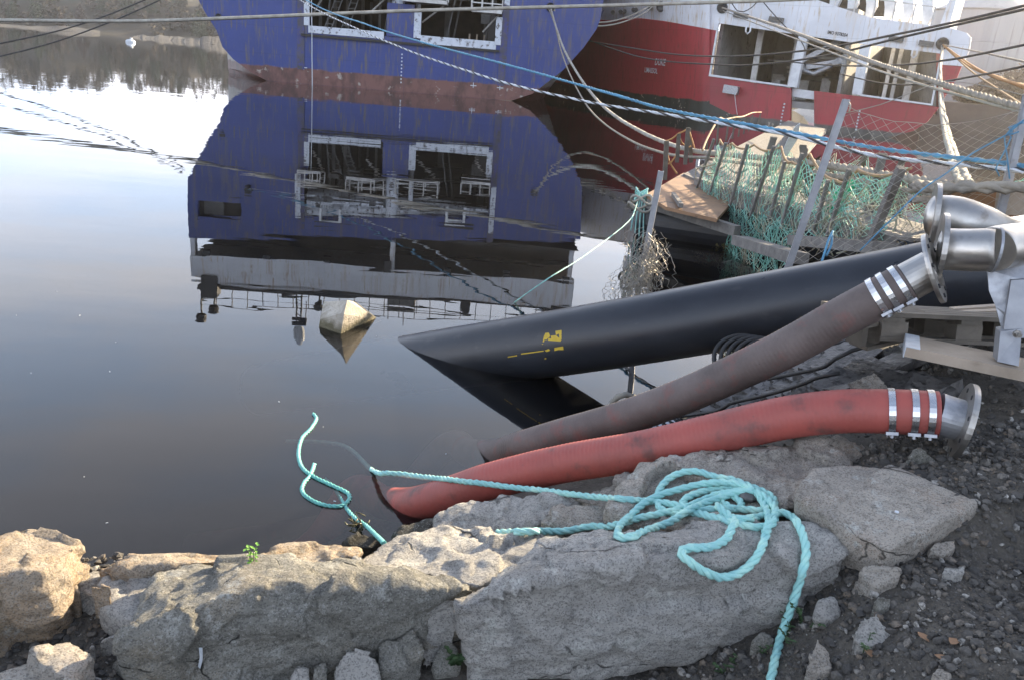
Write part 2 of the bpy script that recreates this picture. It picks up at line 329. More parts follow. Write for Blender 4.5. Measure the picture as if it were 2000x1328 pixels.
M['ctwig'] = pmat('bare_twigs', (.11, .085, .065), (.15, .115, .085), .15, .9)
M['cmix'] = pmat('mixed_wood_crowns', (.06, .05, .035), (.032, .038, .024), .09, .9, c3=(.12, .092, .066), s3=.25, lo3=.5, hi3=.65)
M['hill'] = pmat('heath_ground', (.05, .042, .03), (.032, .03, .02), .08, .95, c3=(.09, .075, .05), s3=.05, lo3=.5, hi3=.62)
M['shore'] = pmat('shore_rock', (.06, .054, .046), (.035, .032, .027), .4, .9, bmp=.3, bsc=.6, c3=(.075, .064, .034), s3=.1, lo3=.55, hi3=.65)
M['bed'] = pmat('sea_bed_mud', (.05, .042, .036), (.035, .03, .028), 1.5, 1., bmp=.03, bsc=5, c3=(.1, .09, .07), s3=9, lo3=.62, hi3=.7)

# water: a closed body with a mirror-like skin, murky inside
m, t, b = newmat('harbour_water'); t.nodes.remove(b); out = t.nodes['Material Output']
v = coords(t, (1, 1, 1)); v2 = coords(t, (.35, 1, 1))
fr = nd(t, 'ShaderNodeFresnel'); fr.inputs[0].default_value = 1.333
n1 = nd(t, 'ShaderNodeTexNoise'); n1.inputs['Scale'].default_value = .55; n1.inputs['Detail'].default_value = 3; t.links.new(v2, n1.inputs['Vector'])
n2 = nd(t, 'ShaderNodeTexNoise'); n2.inputs['Scale'].default_value = 2.4; n2.inputs['Detail'].default_value = 2; t.links.new(v2, n2.inputs['Vector'])
b1 = nd(t, 'ShaderNodeBump'); b1.inputs['Strength'].default_value = 1; b1.inputs['Distance'].default_value = .006; t.links.new(n1.outputs[0], b1.inputs['Height'])
b2 = nd(t, 'ShaderNodeBump'); b2.inputs['Strength'].default_value = 1; b2.inputs['Distance'].default_value = .0009; t.links.new(n2.outputs[0], b2.inputs['Height']); t.links.new(b1.outputs[0], b2.inputs['Normal'])
tr = nd(t, 'ShaderNodeBsdfTransparent'); tr.inputs[0].default_value = (.86, .8, .74, 1)
df = nd(t, 'ShaderNodeBsdfDiffuse'); df.inputs[0].default_value = (.034, .037, .043, 1)
mu = nd(t, 'ShaderNodeMixShader'); mu.inputs[0].default_value = .13; t.links.new(tr.outputs[0], mu.inputs[1]); t.links.new(df.outputs[0], mu.inputs[2])
gl = nd(t, 'ShaderNodeBsdfGlossy'); gl.inputs['Roughness'].default_value = .0; gl.inputs[0].default_value = (1, 1, 1, 1)
for q in (fr, gl): t.links.new(b2.outputs[0], q.inputs['Normal'])
ms = nd(t, 'ShaderNodeMixShader'); t.links.new(fr.outputs[0], ms.inputs[0]); t.links.new(mu.outputs[0], ms.inputs[1]); t.links.new(gl.outputs[0], ms.inputs[2])
t.links.new(ms.outputs[0], out.inputs['Surface'])
va = nd(t, 'ShaderNodeVolumeAbsorption'); va.inputs[0].default_value = (.45, .36, .3, 1); va.inputs[1].default_value = .55
t.links.new(va.outputs[0], out.inputs['Volume'])
M['water'] = m

# ------------------------------------------------------------------ the ground, the water, the far shore
SHORE = [(-60, -30), (-12, 1.6), (-4, 2.75), (-1.9, 3.2), (-1.3, 3.42), (-.7, 3.65), (-.45, 3.9), (.1, 4.7), (.9, 5.7), (2.3, 7.1), (4.2, 8.5), (6, 9.3), (9, 11.0), (18, 14), (40, 26), (70, 50), (70, 95)]
def shore_dist(x, y):
    best = 1e9; sg = 1
    for (ax, ay), (bx, by) in zip(SHORE, SHORE[1:]):
        dx, dy = bx-ax, by-ay; L2 = dx*dx+dy*dy; t = max(0, min(1, ((x-ax)*dx+(y-ay)*dy)/L2)); qx, qy = ax+dx*t, ay+dy*t
        d = math.hypot(x-qx, y-qy)
        if d < best: best = d; sg = 1 if (dx*(y-ay)-dy*(x-ax)) < 0 else -1
    return best*sg
def ground_z(x, y):
    d = shore_dist(x, y)
    if d < 0: return max(-3.6, d*.62)
    z = .36*d if d < 1 else .36+.44*min(1, (d-1)/1.1)
    z += max(0, min(.4, (x-.9)*.17))*min(1, d/1.2)
    k = max(0, min(1, (x-.55)/1.05)); cap = .33+.5*k*k*(3-2*k) + max(0, min(1, (-.9-x)/.3))*.13
    cap += max(0, min(1, (y-2.75)/.5))*(.26+.25*max(0, min(1, (x-1.)/.6)))
    if x < -.9 and 1.4 < y < 2.8: z = max(z, min(.47, d*.9))
    if x < 2.2: z = min(z, cap+.04*mnoise.noise((x*2, y*2, 3)))
    return z + .025*mnoise.noise((x*3.1, y*3.1, 0))*min(1, max(0, d*2)) + .012*mnoise.noise((x*9, y*9, 4))
def axis(a, b, fine, lo, hi):
    xs = []; x = a
    while x < b:
        xs.append(x); d = 0 if lo <= x <= hi else min(abs(x-lo), abs(x-hi)); x += fine + d*.16
    xs.append(b); return xs
mb = MB(); xs = axis(-60, 70, .07, -2.6, 4.5); ys = axis(-40, 95, .07, 1.2, 8.5)
mb.grid([[Vector((x, y, ground_z(x, y))) for x in xs] for y in ys]); build('ground', mb, M['soil'], kind='structure', fixn=False)
G_BVH = BVHTree.FromPolygons([tuple(p) for p in mb.v], mb.f)
mb = MB(); mb.box((0, 420, -4.0), 1600, 1100, .2); build('sea_bed', mb, M['bed'], kind='structure')
mb = MB(); mb.box((0, 420, -1.85), 1580, 1080, 3.7); build('water', mb, M['water'], kind='structure')

# far hill: ridge line known from its mirror image
def hill_h(x, y):
    e = max(0, min(1, (y-384)/72)); e = e*e*(3-2*e)
    return e*(21+3*math.sin(x*.021+1.5)+3*mnoise.noise((x*.02, y*.02, 0)))-1.2+.9*mnoise.noise((x*.11, y*.11, 2))+1.6*max(0, min(1, (y-380)/12))
mb = MB(); mb.grid([[Vector((x, y, hill_h(x, y))) for x in range(-460, 340, 10)] for y in list(range(370, 480, 6))+[520, 560]]); build('hill', mb, M['hill'], kind='structure', fixn=False)
def blobs(mb, c, rx, ry, rz, n, size, r, flat=.6):
    for _ in range(n):
        while True:
            p = Vector((r.uniform(-1, 1), r.uniform(-1, 1), r.uniform(-1, 1)))
            if .25 < p.length < 1: break
        q = Vector(c)+Vector((p.x*rx, p.y*ry, p.z*rz)); a = Vector((r.gauss(0, 1), r.gauss(0, 1), r.gauss(0, flat))).normalized(); b = a.orthogonal().normalized()
        s = size*r.uniform(.5, 1.3); mb.add([q+a*s, q+b*s*.7-a*s*.4, q-b*s*.7-a*s*.5], [(0, 1, 2)])
wood = MB()
for i in range(900):
    x = rng.uniform(-420, 300); y = rng.uniform(386, 470); z = hill_h(x, y); hh = rng.uniform(5, 9.5)
    if -205 < x < -172 and y < 400: continue
    blobs(wood, (x, y, z+hh*.55), hh*.42, hh*.42, hh*.55, 80, 1.05, rng)
build('far_wood', wood, M['cmix'], label='brown leafless wood covering the hill across the water', cat='wood', kind='stuff', fixn=False)
def conifer(u, hgt, wd, y, label, mat='cgreen', group='dark trees on the far shore'):
    x = Y(u, 60, y).x; z = hill_h(x, y)-.2; e = empty('conifer_tree' if mat == 'cgreen' else 'bare_tree', (x, y, z), label, 'tree', group)
    tb = MB(); tb.tube([(x, y, z), (x+.1, y, z+hgt*.5), (x, y, z+hgt*.92)], [.28, .18, .05], 7)
    cb = MB(); r = random.Random(int(u*7))
    for k in range(14):
        f = k/13; rr = wd*(1-f)**.7*r.uniform(.75, 1.15)+.25
        blobs(cb, (x+r.uniform(-.4, .4), y, z+hgt*(.14+.84*f)), rr, rr, hgt*.05, int(60*(1-f)+16), .62, r)
    if mat == 'ctwig':
        for k in range(9):
            a = r.uniform(0, 6.28); h0 = hgt*r.uniform(.3, .7)
            tb.tube([(x, y, z+h0), (x+math.cos(a)*wd*.7, y+math.sin(a)*wd*.7, z+h0+hgt*.22)], [.1, .03], 5)
    build('trunk', tb, M['birch' if mat == 'ctwig' else 'bark'], e); build('crown', cb, M[mat], e, fixn=False)
conifer(72, 13, 4.5, 393, 'broad dark evergreen above the sunlit rocks of the far shore')
conifer(28, 10, 3.2, 392, 'dark evergreen at the left edge of the far shore')
conifer(205, 15, 3.6, 410, 'tall dark evergreen partway up the far hill')
conifer(252, 14, 4.2, 415, 'bushy dark evergreen behind the floating buoy on the far hill')
conifer(300, 12, 3.6, 420, 'dark evergreen high on the far hill left of the blue ship')
conifer(390, 12, 4.6, 392, 'low dark evergreen beside the blue ship on the far shore')
conifer(345, 13, 3.4, 432, 'slim dark evergreen near the crest left of the blue ship')
conifer(121, 8, 1.7, 388.5, 'pale slender bare tree at the far waterline', 'ctwig', 'bare trees on the far shore')
conifer(160, 9, 3, 400, 'brown bare tree behind the sunlit far bank', 'ctwig', 'bare trees on the far shore')
mb = MB(); cx = W(340, 80).x
mb = MB(); rr = random.Random(3); gxs = np.linspace(260, 470, 46)
mb.grid([[Vector((Y(u, 78, 300+14*j).x, 300+14*j, -.6+max(0, math.sin(math.pi*min(1, (j+.2)/4)))*(1.4+.018*(u-260))*(.75+.4*mnoise.noise((u*.04, j*1.3, 0)))+.35*mnoise.noise((u*.16, j*2., 5)))) for u in gxs] for j in range(5)], False)
build('rocky_point', mb, M['shore'], kind='structure', fixn=False)
mb = MB(); mb.grid([[Vector((Y(u, 62, 340+9*j).x, 340+9*j, -.5+max(0, math.sin(math.pi*min(1, (j+.3)/4)))*(1.2+.7*mnoise.noise((u*.03, j, 9))+1.2*math.exp(-((u-135)/45)**2)))) for u in np.linspace(-60, 195, 50)] for j in range(5)], False)
build('far_bank', mb, M['shore'], kind='structure', fixn=False)
p = W(255, 84); mb = MB(); mb.lathe([p+Vector((0, 0, -.3)), p+Vector((0, 0, 2))], [(0, .6), (.3, .95), (.6, .95), (.85, .7), (.95, .2), (.96, 0)], 14); mb.box(p+Vector((.2, 0, .75)), .4, .4, .4)
build('harbour_buoy', mb, M['label'], label='pale buoy floating far out in front of the wooded hill', cat='buoy')

# ------------------------------------------------------------------ rocks
def nvec(p): p = Vector(p); return Vector((mnoise.noise(p+Vector((17.3, 5.1, 9.7))), mnoise.noise(p+Vector((3.9, 27.7, 14.2))), mnoise.noise(p+Vector((8.8, 11.6, 31.5)))))
ROCKS = []
def remesh(me, vox):
    o = bpy.data.objects.new('tmp', me); COL.objects.link(o)
    md = o.modifiers.new('r', 'REMESH'); md.mode = 'VOXEL'; md.voxel_size = vox
    sm = o.modifiers.new('s', 'SMOOTH'); sm.factor = .5; sm.iterations = 1
    bpy.context.view_layer.update()
    m2 = bpy.data.meshes.new_from_object(o.evaluated_get(bpy.context.evaluated_depsgraph_get()))
    bpy.data.objects.remove(o); return m2
def rock(name, label, tops, bots=(), drop=.3, mat='rock', vox=.016, amp=.022, seed=0, group=None, shrink=.92, cat='rock', rel=False):
    if rel:
        uc = sum(q[0] for q in tops)/len(tops); vc = max(q[1] for q in tops)-8; zm = min(q[2] for q in tops); zc = .6
        for _ in range(12): p = W(uc, vc, zc); zc = .5*zc+.5*(ground_z(p.x, p.y)+.02)
        tops = [(u, v, z-zm+zc) for u, v, z in tops]
    T = [W(u, v, z) for u, v, z in tops]; Bq = [W(u, v, z) for u, v, z in bots]; c = sum(T, Vector())/len(T); P = list(T)+Bq
    for p in T:
        q = c.lerp(p, shrink); P.append(Vector((q.x, q.y, p.z-drop)))
    bm = bmesh.new()
    for p in P: bm.verts.new(p)
    r = bmesh.ops.convex_hull(bm, input=bm.verts)
    bmesh.ops.delete(bm, geom=list({g for g in r['geom_interior'] if isinstance(g, bmesh.types.BMVert)}), context='VERTS')
    me = bpy.data.meshes.new(name); bm.to_mesh(me); bm.free(); m2 = remesh(me, vox)
    n = len(m2.vertices); nr = [v.normal.copy() for v in m2.vertices]; off = Vector((seed*7.3, seed*3.1, seed*1.7))
    b = Vector((c.x, c.y, min(p.z for p in P)))
    for vtx, nn in zip(m2.vertices, nr):
        q = vtx.co+off
        wq = q+nvec(q*3)*.05
        d = mnoise.noise(q*2.2)*amp*.8+mnoise.noise(q*6)*amp*.3
        for sc_, k_, lim in ((2.6, .2, .026), (7.5, .15, .008)):
            pt = mnoise.voronoi(Vector((wq.x, wq.y, wq.z*1.35))*sc_)[1][0]; pt = Vector(pt)
            hv = nvec(pt*7.13+Vector((3.3, 1.7, 9.1))); hv = hv.normalized() if hv.length > 1e-6 else Vector((1, 0, 0))
            e_ = (Vector((wq.x, wq.y, wq.z*1.35))-pt/sc_).dot(hv); d += max(-lim, min(lim, e_*k_+.012*(hv.x+hv.y)))*min(1, amp/.02)
        st = Vector((q.x*5+q.z*9, q.y*5-q.z*4, q.z*22)); d += (abs(mnoise.noise(st))-.2)*amp*.55
        d += mnoise.noise(q*24)*amp*.34+mnoise.noise(q*55)*amp*.2; ce = 0
        vtx.co += nn*(d+amp*.3*ce)
    vs = [v.co.copy() for v in m2.vertices]; fs = [tuple(p.vertices) for p in m2.polygons]
    BVHS.append((vs, fs))
    for vtx in m2.vertices: vtx.co -= b
    m2.polygons.foreach_set('use_smooth', [True]*len(m2.polygons)); m2.materials.clear(); m2.materials.append(M[mat]); m2.name = name
    o = bpy.data.objects.new(name, m2); COL.objects.link(o); o.location = b; BASE[o.name] = b
    return tag(o, label, cat, group)
BVHS = []
RG = 'big rocks of the bank'
rock('boulder', 'rust stained flat topped boulder at the left edge above the water', [(-60, 1040, .7), (0, 1032, .7), (40, 1026, .69), (110, 1032, .67), (160, 1046, .66), (158, 1062, .67), (128, 1096, .71), (85, 1112, .74), (-60, 1120, .76)], [(-60, 1240, .42), (40, 1228, .42), (110, 1160, .5)], .35, 'rockrust', seed=1, group=RG)
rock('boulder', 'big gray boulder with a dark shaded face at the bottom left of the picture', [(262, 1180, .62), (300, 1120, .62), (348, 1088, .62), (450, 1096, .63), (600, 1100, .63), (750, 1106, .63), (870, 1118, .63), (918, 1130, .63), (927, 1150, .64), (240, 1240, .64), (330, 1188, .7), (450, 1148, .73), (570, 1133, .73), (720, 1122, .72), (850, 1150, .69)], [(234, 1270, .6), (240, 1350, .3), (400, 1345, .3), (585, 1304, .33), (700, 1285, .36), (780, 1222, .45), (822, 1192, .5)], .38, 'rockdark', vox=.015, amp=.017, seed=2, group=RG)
rock('boulder', 'largest gray boulder with the teal rope coil lying across its top', [(905, 1165, .68), (927, 1150, .7), (1035, 1086, .74), (1062, 1066, .75), (1203, 1036, .78), (1355, 1016, .82), (1450, 1010, .85), (1519, 1015, .87), (1594, 1023, .87), (1648, 1068, .84), (1665, 1095, .8), (900, 1185, .68), (1035, 1143, .78), (1119, 1100, .83), (1203, 1098, .85), (1322, 1090, .85), (1430, 1060, .87)], [(897, 1200, .6), (903, 1244, .5), (940, 1285, .4), (1001, 1335, .3), (1089, 1336, .3), (1214, 1322, .34), (1400, 1282, .42), (1472, 1235, .52), (1558, 1198, .6), (1602, 1170, .66), (1648, 1134, .74)], .4, 'rock', vox=.016, amp=.017, seed=3, group=RG)
rock('boulder', 'broad pale flat slab on the gravel right of the teal rope', [(1555, 969, .93), (1587, 911, .93), (1659, 899, .94), (1735, 909, .96), (1778, 929, .97), (1850, 962, .98), (1911, 981, .98), (1904, 992, .97), (1850, 1008, .96), (1792, 1040, .94), (1735, 1075, .91), (1640, 1030, .91)], [(1803, 1056, .86), (1760, 1097, .8), (1713, 1116, .78), (1681, 1098, .8), (1630, 1046, .85)], .2, 'rock2', amp=.009, seed=4, group=RG)
rock('boulder', 'long brownish boulder right underneath the red hose', [(1190, 1000, .66), (1212, 945, .68), (1240, 917, .7), (1311, 902, .73), (1400, 880, .78), (1508, 861, .84), (1634, 849, .9), (1690, 858, .9), (1699, 875, .88), (1610, 905, .87), (1560, 955, .84), (1558, 985, .82), (1400, 1040, .76), (1260, 1030, .68)], [], .35, 'rock2', amp=.026, seed=5, group=RG)
rock('boulder', 'gray slab lying beneath the lower end of the red hose', [(862, 1012, .3), (900, 992, .34), (1001, 970, .4), (1109, 968, .46), (1133, 980, .46), (1045, 1030, .42), (967, 1040, .38), (860, 1034, .3)], [], .4, 'rock', amp=.02, seed=6, group=RG)
rock('boulder', 'small brown block wedged between the gray slab and the rope coil', [(1050, 1016, .5), (1069, 986, .5), (1130, 975, .54), (1200, 985, .56), (1195, 1015, .56), (1102, 1030, .52)], [], .35, 'rock2', amp=.018, seed=7, group=RG)
rock('boulder', 'flat sunlit slab in the middle between the two biggest boulders', [(750, 1060, .52), (855, 1038, .5), (960, 1040, .52), (1050, 1044, .57), (1090, 1060, .6), (1030, 1092, .64), (935, 1146, .63), (870, 1122, .6), (700, 1106, .58), (690, 1080, .54)], [], .35, 'rock', amp=.02, seed=8, group=RG)
rock('boulder', 'orange tinted low slab by the water behind the green sprig', [(513, 1078, .58), (549, 1056, .58), (660, 1048, .57), (690, 1062, .57), (716, 1066, .57), (700, 1085, .58), (630, 1096, .6), (500, 1098, .6)], [], .3, 'rockrust', amp=.018, seed=9, group=RG)
rock('boulder', 'thin flat slab along the water edge behind the dark faced boulder', [(185, 1106, .58), (215, 1098, .58), (290, 1088, .58), (352, 1086, .58), (420, 1078, .58), (500, 1074, .58), (510, 1090, .6), (350, 1098, .62), (200, 1118, .6)], [], .3, 'rockrust', amp=.015, seed=10, group=RG)
rock('boulder', 'low flat slab sloping down left of the dark faced boulder', [(124, 1136, .53), (182, 1107, .52), (270, 1091, .54), (345, 1090, .58), (330, 1150, .58), (262, 1215, .56), (230, 1200, .54), (180, 1172, .53)], [], .16, 'rock', amp=.014, seed=19, group=RG)
rock('boulder', 'small dark wet rock under the tip of the red hose', [(764, 1046, .2), (775, 1028, .22), (812, 1010, .24), (884, 997, .26), (890, 1012, .27), (850, 1042, .26), (780, 1055, .2)], [], .3, 'rockwet', amp=.015, seed=11, group=RG)
rock('boulder', 'dark wet stone at the waterline where the teal line comes ashore', [(668, 1058, .12), (690, 1040, .14), (742, 1034, .14), (752, 1050, .14), (730, 1068, .14), (690, 1070, .12)], [], .25, 'rockwet', amp=.012, seed=12, group=RG)
rock('boulder', 'brown wedge of rock between the rusty boulder and the thin slab', [(118, 1092, .4), (140, 1084, .4), (170, 1106, .42), (150, 1126, .46), (122, 1134, .46)], [], .25, 'rockrust', vox=.012, amp=.012, seed=13, group=RG)
rock('boulder', 'speckled slab cut off by the bottom left corner of the picture', [(-30, 1306, .56), (60, 1278, .57), (130, 1258, .57), (172, 1288, .57), (140, 1345, .55), (-30, 1370, .55)], [], .25, 'rock2', amp=.018, seed=14, group=RG)
rock('boulder', 'pointed gray rock standing between the two hoses by the timbers', [(1640, 772, .98), (1655, 740, 1.08), (1695, 714, 1.16), (1730, 730, 1.12), (1768, 770, 1.02), (1740, 790, .98), (1660, 792, .95)], [], .35, 'rock2', amp=.018, seed=15, group=RG)
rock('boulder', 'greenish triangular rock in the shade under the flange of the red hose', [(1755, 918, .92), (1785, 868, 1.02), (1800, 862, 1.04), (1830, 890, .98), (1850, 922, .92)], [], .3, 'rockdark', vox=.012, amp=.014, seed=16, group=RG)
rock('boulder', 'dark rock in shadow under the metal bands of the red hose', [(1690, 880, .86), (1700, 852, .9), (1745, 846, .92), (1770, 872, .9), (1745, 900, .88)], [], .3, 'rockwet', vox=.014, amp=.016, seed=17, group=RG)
rock('boulder', 'brown rock peeking out below the middle of the red hose', [(1120, 972, .48), (1160, 948, .52), (1225, 925, .58), (1232, 940, .58), (1190, 990, .56)], [], .3, 'rock2', vox=.014, amp=.016, seed=18, group=RG)
SG = 'loose stones at the foot of the rocks'
for q in [
 ('gray stone wedged at the right end of the dark faced boulder', [(812, 1222, .52), (846, 1168, .6), (884, 1168, .62), (898, 1205, .56), (878, 1225, .5), (832, 1255, .46)], 'rock'),
 ('dark slanting stone below the gap between the two biggest boulders', [(742, 1258, .48), (805, 1217, .54), (828, 1272, .46), (788, 1308, .42), (742, 1310, .42)], 'rockdark'),
 ('rounded gray stone beneath the dark faced boulder at the bottom edge', [(655, 1308, .44), (672, 1272, .5), (704, 1260, .52), (735, 1285, .48), (742, 1330, .42), (660, 1340, .4)], 'rock'),
 ('upright dark pebble left of the rounded gray stone', [(608, 1330, .42), (618, 1296, .46), (638, 1292, .46), (640, 1336, .4)], 'rockdark'),
 ('small light pebble at the bottom edge under the dark faced boulder', [(566, 1330, .42), (578, 1302, .45), (600, 1300, .45), (604, 1340, .4)], 'rock'),
 ('dark stone in the hollow beside the largest boulder', [(845, 1290, .4), (868, 1240, .46), (892, 1262, .44), (896, 1300, .38), (850, 1315, .36)], 'rockdark'),
 ('pale triangular stone on the gravel right of the hanging rope', [(1572, 1302, .82), (1596, 1243, .9), (1622, 1270, .86), (1626, 1308, .82), (1605, 1318, .8)], 'rock2'),
 ('blue gray angular stone half buried in the weeds', [(1660, 1240, .84), (1680, 1205, .88), (1712, 1196, .89), (1752, 1240, .84), (1740, 1262, .82), (1680, 1262, .82)], 'rock'),
 ('small gray stone at the tail end of the largest boulder', [(1592, 1200, .8), (1602, 1172, .84), (1628, 1166, .84), (1638, 1196, .8), (1610, 1212, .78)], 'rock'),
 ('flat brown stone on the gravel off the corner of the pale slab', [(1808, 1072, .92), (1824, 1054, .94), (1868, 1048, .94), (1872, 1066, .93), (1846, 1088, .9)], 'rock2'),
 ('gray square stone lower on the gravel below the pale slab', [(1838, 1118, .9), (1846, 1100, .92), (1888, 1098, .92), (1890, 1120, .9), (1860, 1130, .88)], 'rock'),
 ('brown block propping up the pale slab', [(1676, 1112, .8), (1690, 1100, .82), (1758, 1112, .84), (1750, 1136, .8), (1710, 1148, .78)], 'rock2'),
 ('small dark stone in the weeds under the largest boulder', [(1470, 1250, .66), (1486, 1232, .68), (1512, 1240, .68), (1510, 1262, .64)], 'rockdark'),
 ('gray stone in the middle of the gravel above the weeds', [(1700, 1172, .84), (1716, 1154, .87), (1744, 1162, .86), (1746, 1184, .83), (1716, 1194, .82)], 'rockdark'),
 ('pale rounded stone at the bottom edge of the gravel', [(1822, 1320, .8), (1834, 1304, .82), (1856, 1308, .82), (1852, 1330, .79)], 'rock2'),
 ('blocky sunlit stone leaning on the rusty boulder', [(106, 1160, .52), (122, 1142, .56), (146, 1140, .57), (154, 1156, .55), (150, 1172, .5), (112, 1172, .49)], 'rockrust'),
 ('long sunlit stone standing on the thin slab by the rusty boulder', [(176, 1146, .62), (180, 1134, .65), (216, 1140, .65), (222, 1150, .62), (190, 1158, .6)], 'rockrust'),
 ('gray pebble left of the dark faced boulder', [(164, 1276, .5), (170, 1260, .53), (188, 1258, .53), (192, 1272, .5), (178, 1282, .48)], 'rock'),
 ('angular gray stone leaning on the left end of the dark faced boulder', [(192, 1250, .52), (210, 1220, .58), (228, 1226, .57), (232, 1256, .52), (204, 1262, .5)], 'rock')]:
    lab, tp, mt = q; rock('stone', lab, tp, [], .12, rel=(tp[0][0] > 1400), mat=mt, vox=.007, amp=.007, seed=len(lab)+tp[0][0] % 13, group=SG, cat='stone', shrink=.85)
VS = [tuple(p) for vs, fs in BVHS for p in vs]; FS = []; o_ = 0
for vs, fs in BVHS: FS += [tuple(i+o_ for i in f) for f in fs]; o_ += len(vs)
VS2 = VS+[tuple(p) for p in []]
R_BVH = BVHTree.FromPolygons(VS, FS)
def hit(u, v, rocks_only=False):
    d = Vector(ray(u, v)).normalized(); best = None
    for bv in ((R_BVH,) if rocks_only else (R_BVH, G_BVH)):
        h = bv.ray_cast(Vector(EYE), d)
        if h[0] is not None and (best is None or h[3] < best[3]): best = h
    return best
def drape(px, lift, sm=3, it=3):
    out = []
    for u, v in px:
        h = hit(u, v); out.append(h[3] if h else None)
    for i, d in enumerate(out):
        if d is None: out[i] = next(x for x in out[i:]+out[::-1] if x is not None)
    for _ in range(it): out = [sum(out[max(0, i-sm):i+sm+1])/len(out[max(0, i-sm):i+sm+1]) for i in range(len(out))]
    res = []
    for (u, v), d in zip(px, out):
        h = hit(u, v); dd = min(d, h[3]) if h else d
        L = lift if not isinstance(lift, list) else lift[len(res)]
        res.append(Vector(EYE)+Vector(ray(u, v)).normalized()*(dd-L))
    return res

# gravel: far too many to count
mb = MB(); shapes = []
for k in range(8):
    bm = bmesh.new(); bmesh.ops.create_icosphere(bm, subdivisions=1, radius=1); r = random.Random(k)
    for vtx in bm.verts: vtx.co *= r.uniform(.65, 1.2)
    shapes.append(([v.co.copy() for v in bm.verts], [tuple(v.index for v in f.verts) for f in bm.faces])); bm.free()
def scatter(n, xr, yr, smin, smax):
    for _ in range(n):
        x = rng.uniform(*xr); y = rng.uniform(*yr)
        if shore_dist(x, y) < .3: continue
        s = smin+(smax-smin)*rng.random()**5; vs, fs = rng.choice(shapes); rot = Matrix.Rotation(rng.uniform(0, 6.3), 3, 'Z') @ Matrix.Rotation(rng.uniform(0, 6.3), 3, 'X')
        sc = Vector((s*rng.uniform(.8, 1.4), s, s*rng.uniform(.5, .8))); c = Vector((x, y, ground_z(x, y)+s*.25))
        mb.add([c+rot @ Vector((p.x*sc.x, p.y*sc.y, p.z*sc.z)) for p in vs], fs)
scatter(22000, (.5, 2.9), (1.65, 3.6), .003, .022)
scatter(5000, (1.4, 4.4), (3., 6.), .005, .03)
scatter(9000, (-2.1, -.5), (1.9, 3.0), .003, .02)
build('gravel', mb, M['gravel'], label='loose gray gravel between and beside the rocks', cat='gravel', kind='stuff', fixn=False)

# ------------------------------------------------------------------ the blue ship
def text_mesh(txt, pbl, pbr, ptl, thick=.02, bold=0.):
    cu = bpy.data.curves.new('t', 'FONT'); cu.body = txt; cu.resolution_u = 2; cu.offset = bold
    o = bpy.data.objects.new('t', cu); COL.objects.link(o); bpy.context.view_layer.update()
    me = bpy.data.meshes.new_from_object(o.evaluated_get(bpy.context.evaluated_depsgraph_get())); bpy.data.objects.remove(o)
    x0 = min(v.co.x for v in me.vertices); x1 = max(v.co.x for v in me.vertices); y0 = min(v.co.y for v in me.vertices); y1 = max(v.co.y for v in me.vertices)
    ex = (pbr-pbl); ey = (ptl-pbl); nz = ex.cross(ey).normalized()*thick; mb = MB(); n = len(me.vertices)
    vs = [pbl+ex*((v.co.x-x0)/(x1-x0))+ey*((v.co.y-y0)/(y1-y0))+nz for v in me.vertices]
    return mb.add(vs, [tuple(p.vertices) for p in me.polygons])
SA, SB = W(440, 152), W(1000, 198); SE = (SB-SA).normalized(); SN = Vector((-SE.y, SE.x, 0))
def sp(u, v):                                             # (along the stern, height)
    p = VP(SA, SB, u, v); return ((p-SA).dot(SE), p.z)
def spr(u, v): a, z = sp(u, v); return (a, -z)
def SP(s, z, y=0.): return SA+SE*s+SN*y+Vector((0, 0, z))
ship = empty('blue_ship', SA+SE*10, 'blue survey ship with two big dark openings in its flat rusty stern', 'ship')
L_lo = [sp(600, 178), sp(530, 163), sp(490, 142), sp(455, 116), sp(434, 92), sp(423, 60), sp(400, 24)]
L_hi = [spr(367, 350), spr(366, 400), spr(369, 466)]
R_hi = [spr(1133, 470), spr(1136, 400), spr(1137, 372)]
R_lo = [sp(1180, 20), sp(1165, 58), sp(1140, 94), sp(1100, 138), sp(1040, 184), sp(1000, 197)]
outl = L_lo+L_hi+R_hi+R_lo
o1 = [spr(604, 272), spr(600, 345), spr(586, 352), spr(584, 424), spr(768, 428), spr(770, 281)]
o2 = [spr(810, 283), spr(808, 428), spr(957, 424), spr(959, 345), spr(953, 296)]
big = [o1[0], o1[1], o1[2], o1[3], o2[2], o2[3], o2[4], spr(804, 283), spr(802, 335), spr(766, 335), spr(767, 281)]
win = [spr(386, 391), spr(386, 428), spr(471, 428), spr(471, 391)]
dsl = [spr(628, 434), spr(628, 438), spr(712, 440), spr(712, 436)]
mb = MB(); mb.prism([SP(*q) for q in outl], SN*.35, [[SP(*q) for q in h] for h in (big, win)])
tr_ = build('transom', mb, M['hullblue'], ship)
ztop = outl[8][1]; s0 = L_hi[0][0]; s1 = R_hi[1][0]
sec = [(s0+8, -2.4), (s0+1.6, -2.2), (s0+.5, -1.2), (s0+.16, .3), (s0+.08, 2.4), (s0+.03, 4.6), (s0+.01, 6), L_hi[0], L_hi[1], L_hi[2], R_hi[0], R_hi[1], R_hi[2], (s1-.4, 6), (s1-1.2, 4), (s1-2.2, 2.4), (s1-2.6, .4), (s1-4, -2.2), (s1-8, -2.4)]
mb = MB()
def loft(A, B, ya, yb, mb):
    mb.grid([[SP(*q, ya) for q in A], [SP(*q, yb) for q in B]])
L0 = [outl[0]]+L_lo; L1 = sec[:8]
lo = [SP(*q, .34) for q in L_lo]; mid = [SP(*q, 9) for q in sec[1:8]]; fwd = [SP(q[0], q[1], 60) for q in sec[1:8]]
mb.grid([lo, mid, fwd]); lo = [SP(*q, .34) for q in R_lo]; 
mb.grid([lo, [SP(*q, 9) for q in sec[12:18]], [SP(*q, 60) for q in sec[12:18]]])
